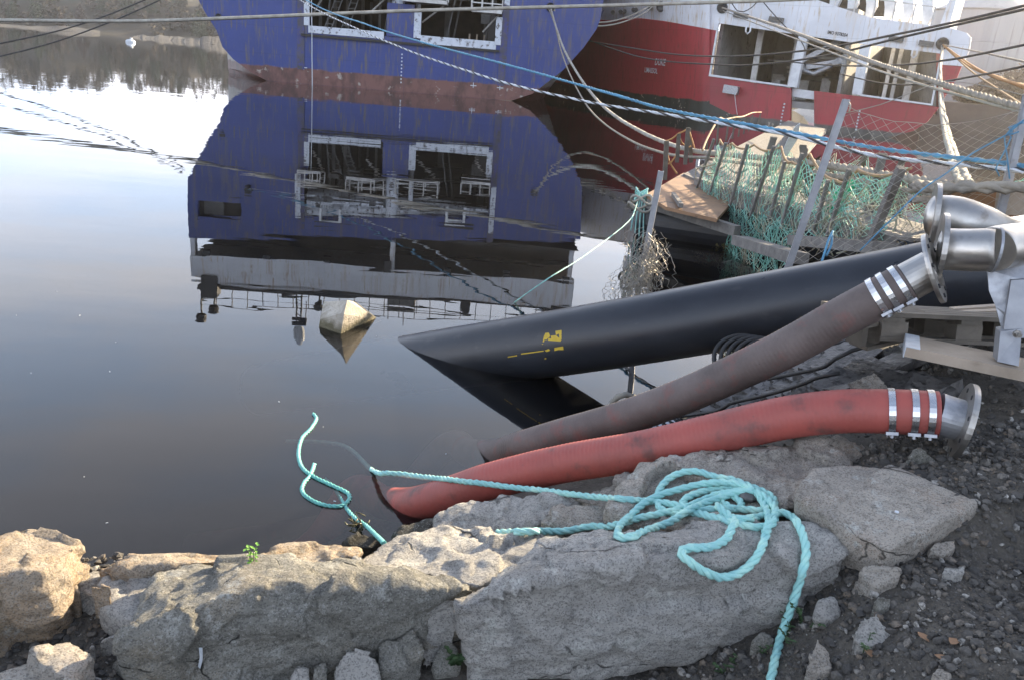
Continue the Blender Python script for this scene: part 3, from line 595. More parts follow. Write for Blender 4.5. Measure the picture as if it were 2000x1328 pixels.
build('hull_side', mb, M['hullside'], ship)
mb = MB(); q = [L_lo[-1]]+L_hi; mb.grid([[SP(*p, .34) for p in q], [SP(*p, 60) for p in q]]); q = R_hi+[R_lo[0]]; mb.grid([[SP(*p, .34) for p in q], [SP(*p, 60) for p in q]])
build('bulwark', mb, M['hullblue'], ship)
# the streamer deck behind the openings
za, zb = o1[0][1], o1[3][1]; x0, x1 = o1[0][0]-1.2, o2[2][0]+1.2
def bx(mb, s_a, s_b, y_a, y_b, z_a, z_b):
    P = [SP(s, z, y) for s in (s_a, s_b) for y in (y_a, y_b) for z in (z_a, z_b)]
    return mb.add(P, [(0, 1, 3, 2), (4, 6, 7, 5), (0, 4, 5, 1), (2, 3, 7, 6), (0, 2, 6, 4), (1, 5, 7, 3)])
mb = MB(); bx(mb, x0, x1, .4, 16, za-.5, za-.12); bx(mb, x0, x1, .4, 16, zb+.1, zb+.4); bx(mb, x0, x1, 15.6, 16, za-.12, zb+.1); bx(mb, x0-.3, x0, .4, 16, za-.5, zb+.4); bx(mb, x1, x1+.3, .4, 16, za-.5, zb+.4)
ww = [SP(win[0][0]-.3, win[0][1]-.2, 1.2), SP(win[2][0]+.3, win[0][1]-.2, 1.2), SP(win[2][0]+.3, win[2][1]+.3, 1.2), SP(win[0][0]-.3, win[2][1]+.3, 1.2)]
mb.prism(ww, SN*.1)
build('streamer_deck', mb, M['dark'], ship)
mb = MB(); bx(mb, win[0][0]+.1, (win[0][0]+win[2][0])/2, .9, 1.0, win[0][1]+.02, win[1][1]-.05); build('gray_door', mb, M['midgrey'], ship)
mb = MB()
rd = random.Random(5)
for k in range(16):
    s = rd.uniform(x0+.5, x1-.5); yy = rd.uniform(3, 14); ww_ = rd.uniform(.1, .5); bx(mb, s, s+ww_, yy, yy+ww_, za-.1, za+rd.choice([zb-za, rd.uniform(.6, 2.6)]))
for k in range(10):
    z = za+(zb-za)*rd.uniform(.5, .97); s = rd.uniform(x0, x1-3); bx(mb, s, s+rd.uniform(1.5, 4), rd.uniform(4, 12), 13, z, z+.12)
build('machinery', mb, M['midgrey'], ship)
mb = MB()
bx(mb, o1[0][0]-.05, o1[5][0]-.9, -.1, -.006, za-.32, za+.12); bx(mb, o1[0][0]-.33, o1[0][0]+.02, -.1, -.006, za+.12, za+1.7); bx(mb, o2[0][0]-.5, o2[0][0]+.1, -.1, -.006, za-.1, za+1.5)
bx(mb, o2[0][0]+.1, o2[4][0]+.05, -.1, -.006, za-.42, za+.1); bx(mb, o2[4][0]-.05, o2[4][0]+.35, -.1, -.006, za-.1, za+1.6)
bx(mb, o1[3][0]-.25, o1[3][0]+.12, -.1, -.006, zb-2.9, zb+.1); bx(mb, o2[2][0]-.05, o2[2][0]+.3, -.1, -.006, zb-3, zb+.1); bx(mb, o1[3][0]+.12, o2[2][0]-.05, .36, .8, zb-.9, zb+.05)
for k in range(22):
    s = rd.uniform(o1[3][0], o2[2][0]-.8); bx(mb, s, s+rd.uniform(.4, 1.2), .37, .79, zb-.9-rd.uniform(.1, .6), zb-.9)
build('opening_trim', mb, M['whitepeel'], ship)
mb = MB(); bx(mb, o1[0][0]-.5, o2[4][0]+.3, -.22, -.006, za-.55, za-.4)
build('fender_strip', mb, M['blackrub'], ship)
def cyl(mb, s, y, z_a, z_b, r, n=12): return mb.lathe([SP(s, z_a, y), SP(s, z_b, y)], [(0, 0), (0, r), (z_b-z_a, r), (z_b-z_a, 0)], n)
cs = sp(775, 60)[0]
mb = MB(); mb.lathe([SP(o1[3][0]+.3, zb-1.05, 1.6), SP(o2[2][0]-.3, zb-1.05, 1.6)], [(0, 0), (0, .62)]+[q for k in range(1, 12) for q in ((k*1.0-.05, .62), (k*1.0, .66), (k*1.0+.05, .62))]+[(o2[2][0]-o1[3][0]-.6, .62), (o2[2][0]-o1[3][0]-.6, 0)], 16); build('reel_drum', mb, M['whitepeel'], ship)
mb = MB()
for k in range(3): s = rd.uniform(x0+1, x1-2); z = za+rd.uniform(.2, 3.6); bx(mb, s, s+rd.uniform(.3, 1.4), rd.uniform(2, 3), rd.uniform(3.2, 4), z, z+rd.uniform(.15, .8))
for k in range(6): s = rd.uniform(x0+1, x1-1); mb.bar(SP(s, za, rd.uniform(1.5, 4)), SP(s+rd.uniform(-1, 1), zb, rd.uniform(1.5, 4)), .09, .09)
build('pale_machinery', mb, M['midgrey'], ship)
mb = MB(); cyl(mb, cs, .5, za+1.9, zb, .42); cyl(mb, cs+1.25, .9, za+.3, zb, .16); build('column', mb, M['whitepeel'], ship)
mb = MB(); bx(mb, cs-.65, cs+1.1, -.12, .6, za-.1, za+1.9); build('column_base', mb, M['hullblue'], ship)
def cage(s, z, wd, dp, ht, y=-.9):
    mb = MB(); bx(mb, s, s+wd, y, y+dp, z, z+.22)
    for i in range(4):
        for yy in (y, y+dp): mb.bar(SP(s+wd*i/3, z+.2, yy), SP(s+wd*i/3, z+ht, yy), .07, .07)
    for h in (.55, 1): mb.bar(SP(s, z+ht*h, y), SP(s+wd, z+ht*h, y), .07, .07); mb.bar(SP(s, z+ht*h, y), SP(s, z+ht*h, y+dp), .07, .07, SE); mb.bar(SP(s+wd, z+ht*h, y), SP(s+wd, z+ht*h, y+dp), .07, .07, SE)
    mb.bar(SP(s+wd*.9, z, y+dp), SP(s+wd*.4, z-1.1, y+dp+.6), .09, .09)
    build('working_platform', mb, M['railing'], ship)
for (u0_, u1_, vb, vt) in [(586, 630, 330, 352), (680, 752, 346, 372), (776, 856, 345, 372), (902, 956, 347, 372)]:
    a = spr(u0_, vb); c_ = spr(u1_, vt); cage(a[0], a[1], c_[0]-a[0], 1.6, max(1., c_[1]-a[1]))
def ladder(mb, a, b, wd=.45, n=14):
    for sgn in (-1, 1): mb.bar(a+SE*(wd/2*sgn), b+SE*(wd/2*sgn), .06, .06)
    for k in range(1, n): p = a.lerp(b, k/n); mb.bar(p-SE*wd/2, p+SE*wd/2, .045, .045)
mb = MB(); a = sp(632, 70); b2_ = sp(660, 0); ladder(mb, SP(a[0], za, 1.2), SP(b2_[0]+.9, zb-.4, 1.8)); ladder(mb, SP(a[0]+1.1, za, 1.2), SP(b2_[0]+1.8, zb-.4, 1.8))
build('ladder', mb, M['midgrey'], ship)
for u in (640, 886):                                      # white guide frames at the top of the openings
    a = spr(u-12, 404); mb = MB(); wd = 1.35 if u < 700 else 1.2
    mb.bar(SP(a[0], a[1]-.1, -.3), SP(a[0], a[1]+1.05, -.3), .16, .3); mb.bar(SP(a[0]+wd, a[1]-.1, -.3), SP(a[0]+wd, a[1]+1.05, -.3), .16, .3); mb.bar(SP(a[0], a[1]+.97, -.3), SP(a[0]+wd, a[1]+.97, -.3), .3, .16)
    build('guide_frame', mb, M['white'], ship); mb = MB(); bx(mb, a[0]-.5, a[0]+wd+.7, -.14, -.006, a[1]+1.25, a[1]+1.42); build('fender_strip', mb, M['blackrub'], ship)
# upper decks (known from the mirror image)
zt = spr(700, 466)[1]; z1 = spr(700, 520)[1]; z2 = spr(700, 572)[1]; z3 = spr(700, 592)[1]
sl_, sr_ = L_hi[2][0], R_hi[0][0]
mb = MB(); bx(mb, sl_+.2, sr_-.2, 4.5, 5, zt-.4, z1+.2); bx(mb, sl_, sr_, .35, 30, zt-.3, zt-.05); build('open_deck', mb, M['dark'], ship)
mb = MB()
for u in (376, 766, 1118): a = spr(u, 490)[0]; bx(mb, a-.16, a+.16, .1, .6, zt, z1)
bx(mb, sl_+.05, sr_-.1, -.1, 9, z1, z2); bx(mb, sl_+.3, sr_-.6, 1, 9.2, z2, z2+.45)
build('upper_works', mb, M['bulwark'], ship)
mb = MB(); bx(mb, sl_+.25, sr_-.5, .5, 9.4, z2+.45, z2+.75); bx(mb, sl_+.8, sl_+1.9, -.3, .5, z2-.4, z2+.9); bx(mb, sr_-1.6, sr_-.3, -.2, .6, z2-.2, z2+1.3)
for k in range(13): s = sl_+1+k*(sr_-sl_-2)/12; bx(mb, s, s+.5, -.35, -.11, z1-.5, z1-.02) if k % 2 == 0 else None
build('deck_gear', mb, M['blackmetal'], ship)
mb = MB(); zr = z2+.75
for k in range(25): s = sl_+.4+k*(sr_-sl_-.8)/24; mb.bar(SP(s, zr, .8), SP(s, zr+1.1, .8), .05, .05)
for h in (.55, 1.1): mb.bar(SP(sl_+.4, zr+h, .8), SP(sr_-.4, zr+h, .8), .05, .05)
build('deck_rail', mb, M['blackmetal'], ship)
for u, v in ((390, 628), (415, 610), (620, 606), (908, 610)):
    a = spr(u, v); mb = MB(); mb.bar(SP(a[0], zr, .6), SP(a[0], a[1]-.3, .6), .1, .1); mb.lathe([SP(a[0], a[1]-.1, .1), SP(a[0], a[1]-.3, .9)], [(0, 0), (0, .34), (.35, .36), (.7, .2), (.72, 0)], 14)
    build('floodlight', mb, M['blackmetal'], ship)
a = spr(566, 690); mb = MB(); zz = a[1]
for ds in (-.22, .22): mb.bar(SP(a[0]+ds, zr, 3), SP(a[0]+ds*.7, zz-1.6, 3), .1, .1)
for k in range(9): z = zr+k*(zz-1.7-zr)/9; mb.bar(SP(a[0]-.22, z, 3), SP(a[0]+.22, z+.25, 3), .05, .05)
mb.bar(SP(a[0]-1.3, zr+.8, 3), SP(a[0]+1.2, zr+.6, 3), .14, .1); mb.bar(SP(a[0]-.5, zz-1.6, 3), SP(a[0]+.6, zz-1.6, 3), .12, .4); mb.bar(SP(a[0]+.55, zr+1, 3), SP(a[0]+.5, zz-1.4, 3), .06, .06)
ms_ = build('mast', mb, M['blackmetal'], ship)
mb = MB(); mb.lathe([SP(a[0], zz-1.2, 3), SP(a[0], zz+.2, 3)], [(0, 0), (0, .3), (.7, .42), (1.1, .36), (1.4, .1), (1.42, 0)], 14); build('radome', mb, M['white'], ms_)
a = spr(765, 600); mb = MB()
bx(mb, a[0]-.9, a[0]+1.2, 5, 7, zr, zr+1.9); 
for ds in (-.8, .4, 1.4): mb.bar(SP(a[0]+ds, zr, 5), SP(a[0]+ds, zr+3.4-abs(ds), 5), .06, .06)
build('wheelhouse_top', mb, M['midgrey'], ship)
for u, v, r_ in ((427, 33, .17), (1075, 15, .26), (485, 373, .3)):
    a = sp(u, v) if v < 200 and u != 485 else spr(u, v); mb = MB(); mb.lathe([SP(a[0], a[1], -.09), SP(a[0], a[1], .2)], [(.02, 0), (0, r_*.75), (-.02, r_), (.085, r_*1.1), (.3, r_*1.1)], 16); build('fairlead', mb, M['blackmetal'], ship)
a = sp(784, 142)
for k in range(9): z = .55+k*.22; mb = MB(); bx(mb, a[0]-.04, a[0]+.04, -.03, -.006, z, z+.09); build('draught_mark', mb, M['label'], ship)
for u in (588, 980): a2 = sp(u, 140); mb = MB(); bx(mb, a2[0]-.22, a2[0]+.22, -.05, -.006, .9, 9.6); build('stern_strake', mb, M['strake'], ship)
for u, v, z in ((588, 154, 1.0), (918, 180, .75), (970, 180, .75)): a2 = sp(u, v); mb = MB(); bx(mb, a2[0], a2[0]+.4, -.03, -.006, z, z+.05); bx(mb, a2[0]+.17, a2[0]+.21, -.034, -.0065, z-.12, z+.22); build('load_mark', mb, M['label'], ship)
mb = MB(); a = sp(930, 90)
for k in range(3): bx(mb, a[0]-.6, a[0]+.6, 2+k*.35, 2.2+k*.35, za+.02, za+.14); bx(mb, a[0]-.6+k*.5, a[0]-.5+k*.5, 2, 2.9, za+.14, za+.5)
build('crate', mb, M['woodpale'], label='small wooden crate on the deck inside the right opening of the blue ship', cat='crate')

# ------------------------------------------------------------------ the red ship
YS = 57.
red = empty('red_ship', Y(1600, 240, YS), 'red and white ship lettered on its stern, moored right of the blue one', 'ship')
def plate(pts, y, th=.3, holes=(), mb=None, rev=False):
    mb = mb or MB(); f_ = YR if rev else Y
    return mb.prism([f_(u, v, y) for u, v in pts], Vector((0, th, 0)), [[f_(u, v, y) for u, v in h] for h in holes])
def crv(tab, u):
    for (a, va), (b, vb) in zip(tab, tab[1:]):
        if u <= b: t = (u-a)/(b-a); return va+(vb-va)*t
    return tab[-1][1]
def smoothtab(tab, n=60):
    us = np.linspace(tab[0][0], tab[-1][0], n); return us
T_Y = [(1060, 80), (1130, 72), (1200, 66), (1280, 61.5), (1330, 58.8), (1365, 57.4), (1386, YS)]
T_B = [(1060, 33), (1130, 38), (1190, 40), (1250, 36), (1300, 42), (1350, 51), (1400, 60)]
T_W = [(1060, 170), (1130, 188), (1200, 200), (1300, 214), (1400, 240)]
us = list(np.linspace(1060, 1386, 40))
YV = [crv(T_Y, u) for u in us]; YV = [sum(YV[max(0, i-3):i+4])/len(YV[max(0, i-3):i+4]) for i in range(len(YV))]; YV[-1] = YS; YV[-2] = YS+.12; YV[-3] = YS+.35
def wall(us, ys, top, bot, nv=8, bulge=0):
    G = []
    for u, y in zip(us, ys):
        a = Y(u, top(u), y); b = W(u, bot(u), 0) if False else Y(u, bot(u), y); col = []
        for k in range(nv+1):
            t_ = k/nv; p = a.lerp(b, t_); p = p+Vector((0, bulge*t_**3, 0)); col.append(p)
        G.append(col)
    return G
mb = MB(); mb.grid(wall(us, YV, lambda u: crv(T_B, u), lambda u: crv(T_W, u)+28, 8)); build('hull_shoulder', mb, M['hullred'], red)
mb = MB(); mb.grid([[Y(u, crv(T_B, u)+.2, y-.02), Y(u, -80, y-.02)] for u, y in zip(us, YV)]); build('bulwark_side', mb, M['bulwark'], red)
QA, QB = Y(1386, 150, YS), Y(1840, 150, 50.); QX = (QB-QA); QX.z = 0; QX.normalize(); QN = Vector((-QX.y, QX.x, 0))
def YT(u, v, y): o_ = QN*(y-YS); return VP(QA+o_, QB+o_, u, v)       # a point of the stern plane
def plate(pts, y, th=.3, holes=(), mb=None, rev=False):
    mb = mb or MB(); return mb.prism([YT(u, v, y) for u, v in pts], QN*th)
mb = MB()
low = [(1386, 150), (1545, 173), (1543, 250), (1480, 262), (1420, 252), (1386, 244)]
plate(low, YS, .3, mb=mb)
mbb = MB(); plate([(1386, 203), (1420, 220), (1455, 238), (1500, 252), (1480, 262), (1420, 252), (1386, 244)], YS-.012, .01, mb=mbb)
low2 = [(1590, 178), (1680, 189), (1834, 210), (1828, 218), (1812, 238), (1785, 256), (1750, 266), (1690, 274), (1600, 276), (1543, 268), (1543, 250), (1590, 252)]
plate(low2, YS, .3, mb=mb)
plate([(1838, 128), (1878, 131), (1868, 155), (1852, 180), (1834, 206)], YS, .3, mb=mb)
plate([(1386, 58), (1400, 60), (1386, 150)], YS+.01, .3, mb=mb)
build('transom', mb, M['hullred2'], red); build('boot_top', mbb, M['hullred'], red)
mb = MB(); plate([(1386, -60), (1540, -18), (1700, 35), (1860, 56), (1888, 65), (1897, 74), (1893, 100), (1880, 130), (1838, 127), (1842, 106), (1692, 88), (1404, 46), (1398, 60), (1386, 58)], YS, .3, mb=mb)
build('bulwark', mb, M['bulwark'], red)
mb = MB(); plate([(1560, 70), (1577, 73), (1556, 172), (1538, 170)], YS-.15, .5, mb=mb); build('pillar', mb, M['white'], red)
mb = MB(); plate([(1680, 88), (1700, 90), (1682, 187), (1664, 184)], YS-.15, .5, mb=mb); build('pillar', mb, M['white'], red)
mb = MB(); plate([(1401, 47), (1404, 47), (1388, 146), (1538, 167), (1538, 170.5), (1384, 149.5)], YS-.1, .12, mb=mb); build('opening_frame', mb, M['white'], red); mb = MB(); plate([(1680, 184.5), (1818, 203.5), (1836, 110), (1839.5, 110), (1821, 207), (1680, 188)], YS-.1, .12, mb=mb)
build('opening_frame', mb, M['white'], red)
mb = MB(); plate([(1541, 172), (1590, 179), (1592, 196), (1541, 188)], YS+.4, .2, mb=mb); build('slipway_gate', mb, M['white'], red)
# side going forward on the right, and the bottom
prof = [(1897, 74), (1893, 100), (1878, 131), (1852, 180), (1828, 218), (1812, 238), (1785, 256), (1750, 266), (1690, 274), (1600, 276)]
mb = MB(); mb.grid([[YT(u, v, YS+.3) for u, v in prof], [YT(u, v, YS+.3)+Vector((6, 40, 0)) for u, v in prof]]); build('hull_side', mb, M['hullred'], red)
mb = MB()
za, zb = YT(1600, 190, YS).z-.2, YT(1600, 70, YS).z+.7; xa, xb = YT(1388, 150, YS).x+.1, YT(1842, 150, YS).x-4.6
def rb(mb, xa, xb, ya, yb, za, zb): c_ = QA+QX*(((xa+xb)/2-QA.x)/QX.x)+QN*((ya+yb)/2-YS); return mb.box((c_.x, c_.y, (za+zb)/2), (xb-xa)/QX.x, yb-ya, zb-za, (QX, QN, Vector((0, 0, 1))))
rb(mb, xa, xb, YS+.35, YS+14, za-.6, za-.2); rb(mb, xa, xb, YS+.35, YS+14, zb+.6, zb+.9); rb(mb, xa, xb, YS+13.6, YS+14, za-.2, zb+.6); rb(mb, xa-.2, xa, YS+.7, YS+14, za-.6, zb+.9); rb(mb, xb-.3, xb-.1, YS+.35, YS+14, za-.6, zb+.9)
iw = [YT(1837, v, YS+.5) for v in (80, 110, 150, 205, 225)]; mb.grid([[p+Vector((-.25, 0, 0)) for p in iw], [p+Vector((2.0, 14, 0)) for p in iw]]); build('working_deck', mb, M['palegrey'], red)
mb = MB()
for u in (1437, 1442, 1506, 1512, 1640, 1648, 1700, 1712, 1735, 1742): x = YT(u, 120, YS+2).x; yy = YS+rd.uniform(1.5, 4); rb(mb, x-.09, x+.09, yy, yy+.2, za-.2, zb+.6)
for k in range(9): x = rd.uniform(xa+1, xb-3); z = za+(zb-za)*rd.uniform(.35, .95); x = min(x, xb-3.5); rb(mb, x, x+rd.uniform(1, 3), YS+rd.uniform(4, 12), YS+13, z, z+.15)
for k in range(8): x = rd.uniform(xa+.5, xb-1.2); rb(mb, x, x+rd.uniform(.4, 1), YS+rd.uniform(6, 12), YS+13, za-.2, za+rd.uniform(.5, 1.8))
build('deck_gear', mb, M['railing'], red)
mb = MB()
for (a, b_) in (((1568, 118), (1640, 80)), ((1600, 140), (1668, 100)), ((1575, 132), (1690, 112))): mb.bar(YT(*a, YS+1.2), YT(*b_, YS+1.8), .35, .3)
mb.tube([YT(1566, 125, YS+1), YT(1572, 140, YS+1), YT(1590, 145, YS+1), YT(1625, 128, YS+1)], .16, 8); build('crane_arm', mb, M['galv'], red)
for u, v in ((1462, 62), (1787, 108)):
    mb = MB(); p = YT(u, v-9, YS-.12); q = [p+Vector((-.14, 0, 0)), p+Vector((-.14, 0, -.28)), p+Vector((0, 0, -.42)), p+Vector((.14, 0, -.28)), p+Vector((.14, 0, 0))]; mb.tube(q, .055, 8); build('lifting_eye', mb, M['white'], red)
for u, v in ((1447, 31), (1516, 39), (1750, 77), (1809, 86)):
    mb = MB(); p = YT(u, v, YS-.1); ex = (YT(u+14, v+2, YS)-YT(u, v, YS)); mb.bar(p-ex, p+ex, .2, .28); mb.bar(p-ex*.8+Vector((0, -.12, .05)), p+ex*.8+Vector((0, -.12, .05)), .08, .08); build('roller_fairlead', mb, M['midgrey'], red)
for u, v in ((1411, 16), (1841, 86), (1292, 14)):
    mb = MB(); y = crv(T_Y, u) if u < 1386 else YS; f_ = Y if u < 1386 else YT; mb.lathe([f_(u, v, y-.2), f_(u, v, y+.1)], [(.05, 0), (0, .24), (.02, .32), (.3, .36)], 14); build('fairlead', mb, M['blackmetal'], red)
for u, v in ((1197, 25), (1212, 24), (1220, 23), (1237, 20), (1242, 20), (1270, 15)):
    mb = MB(); y = crv(T_Y, u); mb.lathe([Y(u, v, y-.6), Y(u, v, y+.1)], [(0, 0), (0, .15), (.5, .16)], 12); build('porthole', mb, M['blackmetal'], red)
mb = MB(); p = YT(1428, 176, YS-.3); ex = YT(1440, 178, YS)-YT(1428, 176, YS); mb.bar(p-ex*1.1, p+ex*1.1, .5, .5); mb.bar(p-ex*.9+Vector((0, -.28, 0)), p+ex*.9+Vector((0, -.28, 0)), .06, .3); build('outlet_box', mb, M['galv'], red)
mb = MB()
for k in range(7): p = YT(1532-k*1.3, 204+k*6.5, YS-.03); mb = MB(); mb.box(p, .09, .03, .1); build('draught_mark', mb, M['label'], red)
for k in range(7): p = YT(1679-k*1.2, 218+k*6, YS-.03); mb = MB(); mb.box(p, .09, .03, .1); build('draught_mark', mb, M['label'], red)
def yw(u): return crv(T_Y, u)-.75
def letters(txt, bl, br, tl, f_, bold=.0):
    mb = text_mesh(txt, f_(*bl), f_(*br), f_(*tl), .012, bold); return build('lettering', mb, M['label'] if txt[0] != 'I' else M['blackmetal'], red)
letters('DUKE', (1279, 128), (1299, 129.5), (1281, 115), lambda u, v: Y(u, v, yw(u)), .008)
letters('LIMASSOL', (1259, 142), (1284, 145), (1260, 132), lambda u, v: Y(u, v, yw(u)), .008)
letters('IMO 9378204', (1616, 67), (1655, 73.5), (1617.5, 60), lambda u, v: YT(u, v, YS-.03), .02)
# deck above
mb = MB(); rb(mb, xa-2, xb+.6, YS+5, YS+5.3, zb+.9, zb+9); rb(mb, xa-4, xb+1, YS+.4, YS+6, zb+4.6, zb+4.9); build('upper_deck', mb, M['dark'], red)
mb = MB(); plate([(1868, -40), (1880, -40), (1850, 66), (1832, 60)], YS+.5, 4, mb=mb); rb(mb, xa-4, xb+1.2, YS+.1, YS+.39, zb+4.3, zb+6.2); build('upper_frame', mb, M['bulwark'], red)
for i, u in enumerate((1625, 1660, 1696, 1732, 1768, 1806)):
    v0 = 24+(u-1625)*.16; mb = MB(); plate([(u-9, -45), (u+18, -42), (u+16, v0-22), (u+3, v0), (u-6, v0-4), (u-4, v0-26)], YS+1, .5, mb=mb); build('hanging_bracket', mb, M['white'], red)
mb = MB()
for k in range(12): p = YT(1400+k*38, -6+k*5.4, YS+.2); mb.bar(p+Vector((0, 0, -.5)), p+Vector((0, 0, 1.1)), .07, .07)
mb.bar(YT(1400, -6, YS+.2)+Vector((0, 0, 1.05)), YT(1818, 53.4, YS+.2)+Vector((0, 0, 1.05)), .06, .06)
build('deck_rail', mb, M['railing'], red)

# ------------------------------------------------------------------ right: quay, silos, scrub
qp = [(20, 48), (24, 62), (26, 80), (40, 96), (70, 96), (70, 40), (30, 40)]
mb = MB(); mb.prism([Vector((x+9, y+14, -2)) for x, y in [(25, 61), (27, 85), (90, 85), (90, 40), (61, 40)]], Vector((0, 0, 4.2))); qo = build('quay_wall', mb, M['quay'], label='dark concrete quay wall at the right behind the chain link fence', cat='wall')
def silo(u0, u1, vt, y, label, hgt=None):
    a = Y(u0, vt, y); b = Y(u1, vt+3, y); cx = (a.x+b.x)/2; r = (b.x-a.x)/2; zt = a.z; e = empty('storage_silo', (cx, y+r, 2.2), label, 'silo', 'silos on the quay'); c0 = Vector((cx, y+r, 2.2))
    mb = MB(); prof = [(0, r)]; n = int((zt-2.2)/2.4)
    for k in range(n): h = (k+1)*(zt-2.2)/n; prof += [(h-.08, r), (h-.06, r+.025), (h-.02, r+.025), (h, r)]
    mb.lathe([c0, c0+Vector((0, 0, 1))], prof, 48); build('silo_wall', mb, M['silo'], e)
    mb = MB(); mb.lathe([Vector((cx, y+r, zt)), Vector((cx, y+r, zt+1))], [(0, r+.2), (.1, r+.2), (r*.42, 1.0), (r*.42+.5, 1.0), (r*.42+.5, 0)], 48); build('silo_roof', mb, M['silo'], e)
silo(1884, 2110, 12, 92, 'tall gray ribbed silo with a cone roof at the right edge behind the red ship')
mb = MB()
for i in range(150): y = rng.uniform(78, 90); x = rng.uniform(.5*y, .66*y); hh = .6+2.6*max(0, min(1, (x/y-.5)/.07)); blobs(mb, (x, y, 2.2+hh*rng.uniform(.3, 1)), 1.7, 1.5, hh*.6, 150, .26, rng)
build('scrub', mb, M['ctwig'], label='brown leafless scrub at the foot of the silo', cat='bushes', kind='stuff', fixn=False)

# ------------------------------------------------------------------ hoses and pipes
def hose(name, label, path, r, mat, cat='hose'):
    P = catmull(path, .0055); mb = MB(); e = empty(name, P[-1], label, cat)
    rr_ = []; L = 0
    for i, p in enumerate(P):
        L += (p-P[i-1]).length if i else 0
        rr_.append(r*(1+.007*math.sin(L*2*math.pi/.022)+.02*mnoise.noise(Vector((L*2.2, 1, r)))+.008*mnoise.noise(Vector((L*9, 4, 2)))))
    k_ = len(P); rr_ = [q if i < k_-45 else r for i, q in enumerate(rr_)]
    mb.tube(P, rr_, 32); build('hose_body', mb, M[mat], e); return e, P
def band(mb, P, at, r, wd):
    L = 0; i = len(P)-1
    while i > 0 and L < at: L += (P[i]-P[i-1]).length; i -= 1
    t = (P[min(i+1, len(P)-1)]-P[max(i-1, 0)]).normalized(); mb.lathe([P[i]-t*wd/2, P[i]+t*wd/2], [(0, r), (0, r+.004), (wd, r+.004), (wd, r)], 32); return P[i], t
def clampset(e, P, r, ats):
    for at in ats:
        mb = MB(); p, t = band(mb, P, at, r+.0015, .028); bo = build('clamp_band', mb, M['band'], e)
        down = Vector((0, -.35, -1)); down = (down-t*down.dot(t)).normalized(); sd_ = t.cross(down)
        mb = MB(); c = p+(down*.86+sd_*-.5).normalized()*(r+.009); mb.box(c, .05, .03, .014, (t, sd_, down)); mb.lathe([c+down*.004, c+down*.02], [(0, 0), (0, .008), (.016, .008), (.016, 0)], 8); build('buckle', mb, M['galv'], bo)
HOSEB = []
def flange(mb, p, t, R, th, r): mb.lathe([p, p+t*th], [(0, r*.9), (0, R), (th*.5, R+.001), (th, R), (th, r), (th*.6, r*.8), (th*.2, r*.8), (0, r*.9)], 40)
def holes(e_, p, t, R, n=8):
    N = t.orthogonal().normalized(); B = t.cross(N); mb = MB()
    for sgn in (0,):
        for k in range(n):
            a = 2*math.pi*(k+.5)/n; c = p+(N*math.cos(a)+B*math.sin(a))*R; mb.lathe([c-t*.0015, c+t*.0255+t*.0015], [(0, 0), (0, .011), (.028, .011), (.028, 0)], 10)
    return mb
wr = W(760, 985, 0)
red_path = [Vector((-2.1, 5.3, -1.5)), Vector((-1.25, 4.7, -.72)), W(690, 960, -.34), W(748, 980, -.17), W(802, 985, .0), C(870, 968, 4.6), C(960, 938, 4.45), C(1100, 905, 4.3), C(1250, 880, 4.12), C(1400, 846, 3.98), C(1530, 816, 3.86), C(1640, 803, 3.76), C(1740, 803, 3.68), C(1832, 808, 3.62)]
e, P = hose('red_hose', 'thick red rubber hose lying over the rocks into the water with a steel flange', red_path, .1, 'redhose')
clampset(e, P, .1, (.035, .095, .185))
hb_ = MB(); hb_.tube(P, .1, 28); HB = BVHTree.FromPolygons([tuple(q) for q in hb_.v], hb_.f)
t = (P[-1]-P[-3]).normalized(); t2 = Vector((.9, -.3, -.1)).normalized()
mb = MB(); mb.lathe([P[-1]+t*.002-t2*.005, P[-1]+t2], [(0, 0), (0, .094), (.03, .092), (.1, .09), (.12, .092)], 32); build('stub_pipe', mb, M['galv'], e)
mb = MB(); flange(mb, P[-1]+t2*.088, t2, .168, .025, .088); fo = build('flange', mb, M['steel'], e); build('bolt_hole', holes(e, P[-1]+t2*.088, t2, .135), M['blackmetal'], fo, kind='stuff')
dk_path = [Vector((-2.6, 6.1, -1.7)), Vector((-1.0, 5.5, -.9)), W(870, 872, -.36), W(918, 884, -.18), W(972, 886, .0), C(1020, 872, 5.15), C(1100, 848, 4.98), C(1210, 818, 4.78), C(1330, 775, 4.55), C(1440, 726, 4.38), C(1540, 678, 4.22), C(1640, 622, 4.08), C(1720, 580, 3.98), C(1772, 552, 3.93)]
e, P = hose('dark_hose', 'scuffed brown rubber hose with three steel clamps behind the red hose', dk_path, .1, 'darkhose')
clampset(e, P, .1, (.03, .085, .14))
t = (P[-1]-P[-3]).normalized(); mb = MB(); mb.lathe([P[-1]+t*.002, P[-1]+t], [(0, 0), (0, .094), (.12, .092)], 32); build('stub_pipe', mb, M['steel'], e)
t2 = (t*.9+Vector((.5, -.5, .12))).normalized(); mb = MB(); flange(mb, P[-1]+t*.12, t2, .168, .02, .088); fo = build('flange', mb, M['steel'], e); build('bolt_hole', holes(e, P[-1]+t*.12, t2, .135), M['blackmetal'], fo, kind='stuff')
mb = MB()
pp = [C(150, 840, 8.6)*0+Vector((-4.4, 9.2, -1.35))]
bp = [Vector((-2.6, 8.0, -1.02)), Vector((-1.0, 7.12, -.28)), C(1130, 664, 6.7), C(1440, 612, 6.25), C(1700, 568, 5.9), C(1880, 536, 5.65), C(2150, 486, 5.3), C(2500, 440, 5.0)]
e = empty('black_pipe', bp[3], 'huge black plastic pipe slanting down into the water with worn yellow stencil', 'pipe')
PP = catmull(bp, .08); mb.tube(PP, .272, 48); build('pipe_wall', mb, M['blackpipe'], e)
mb = MB()
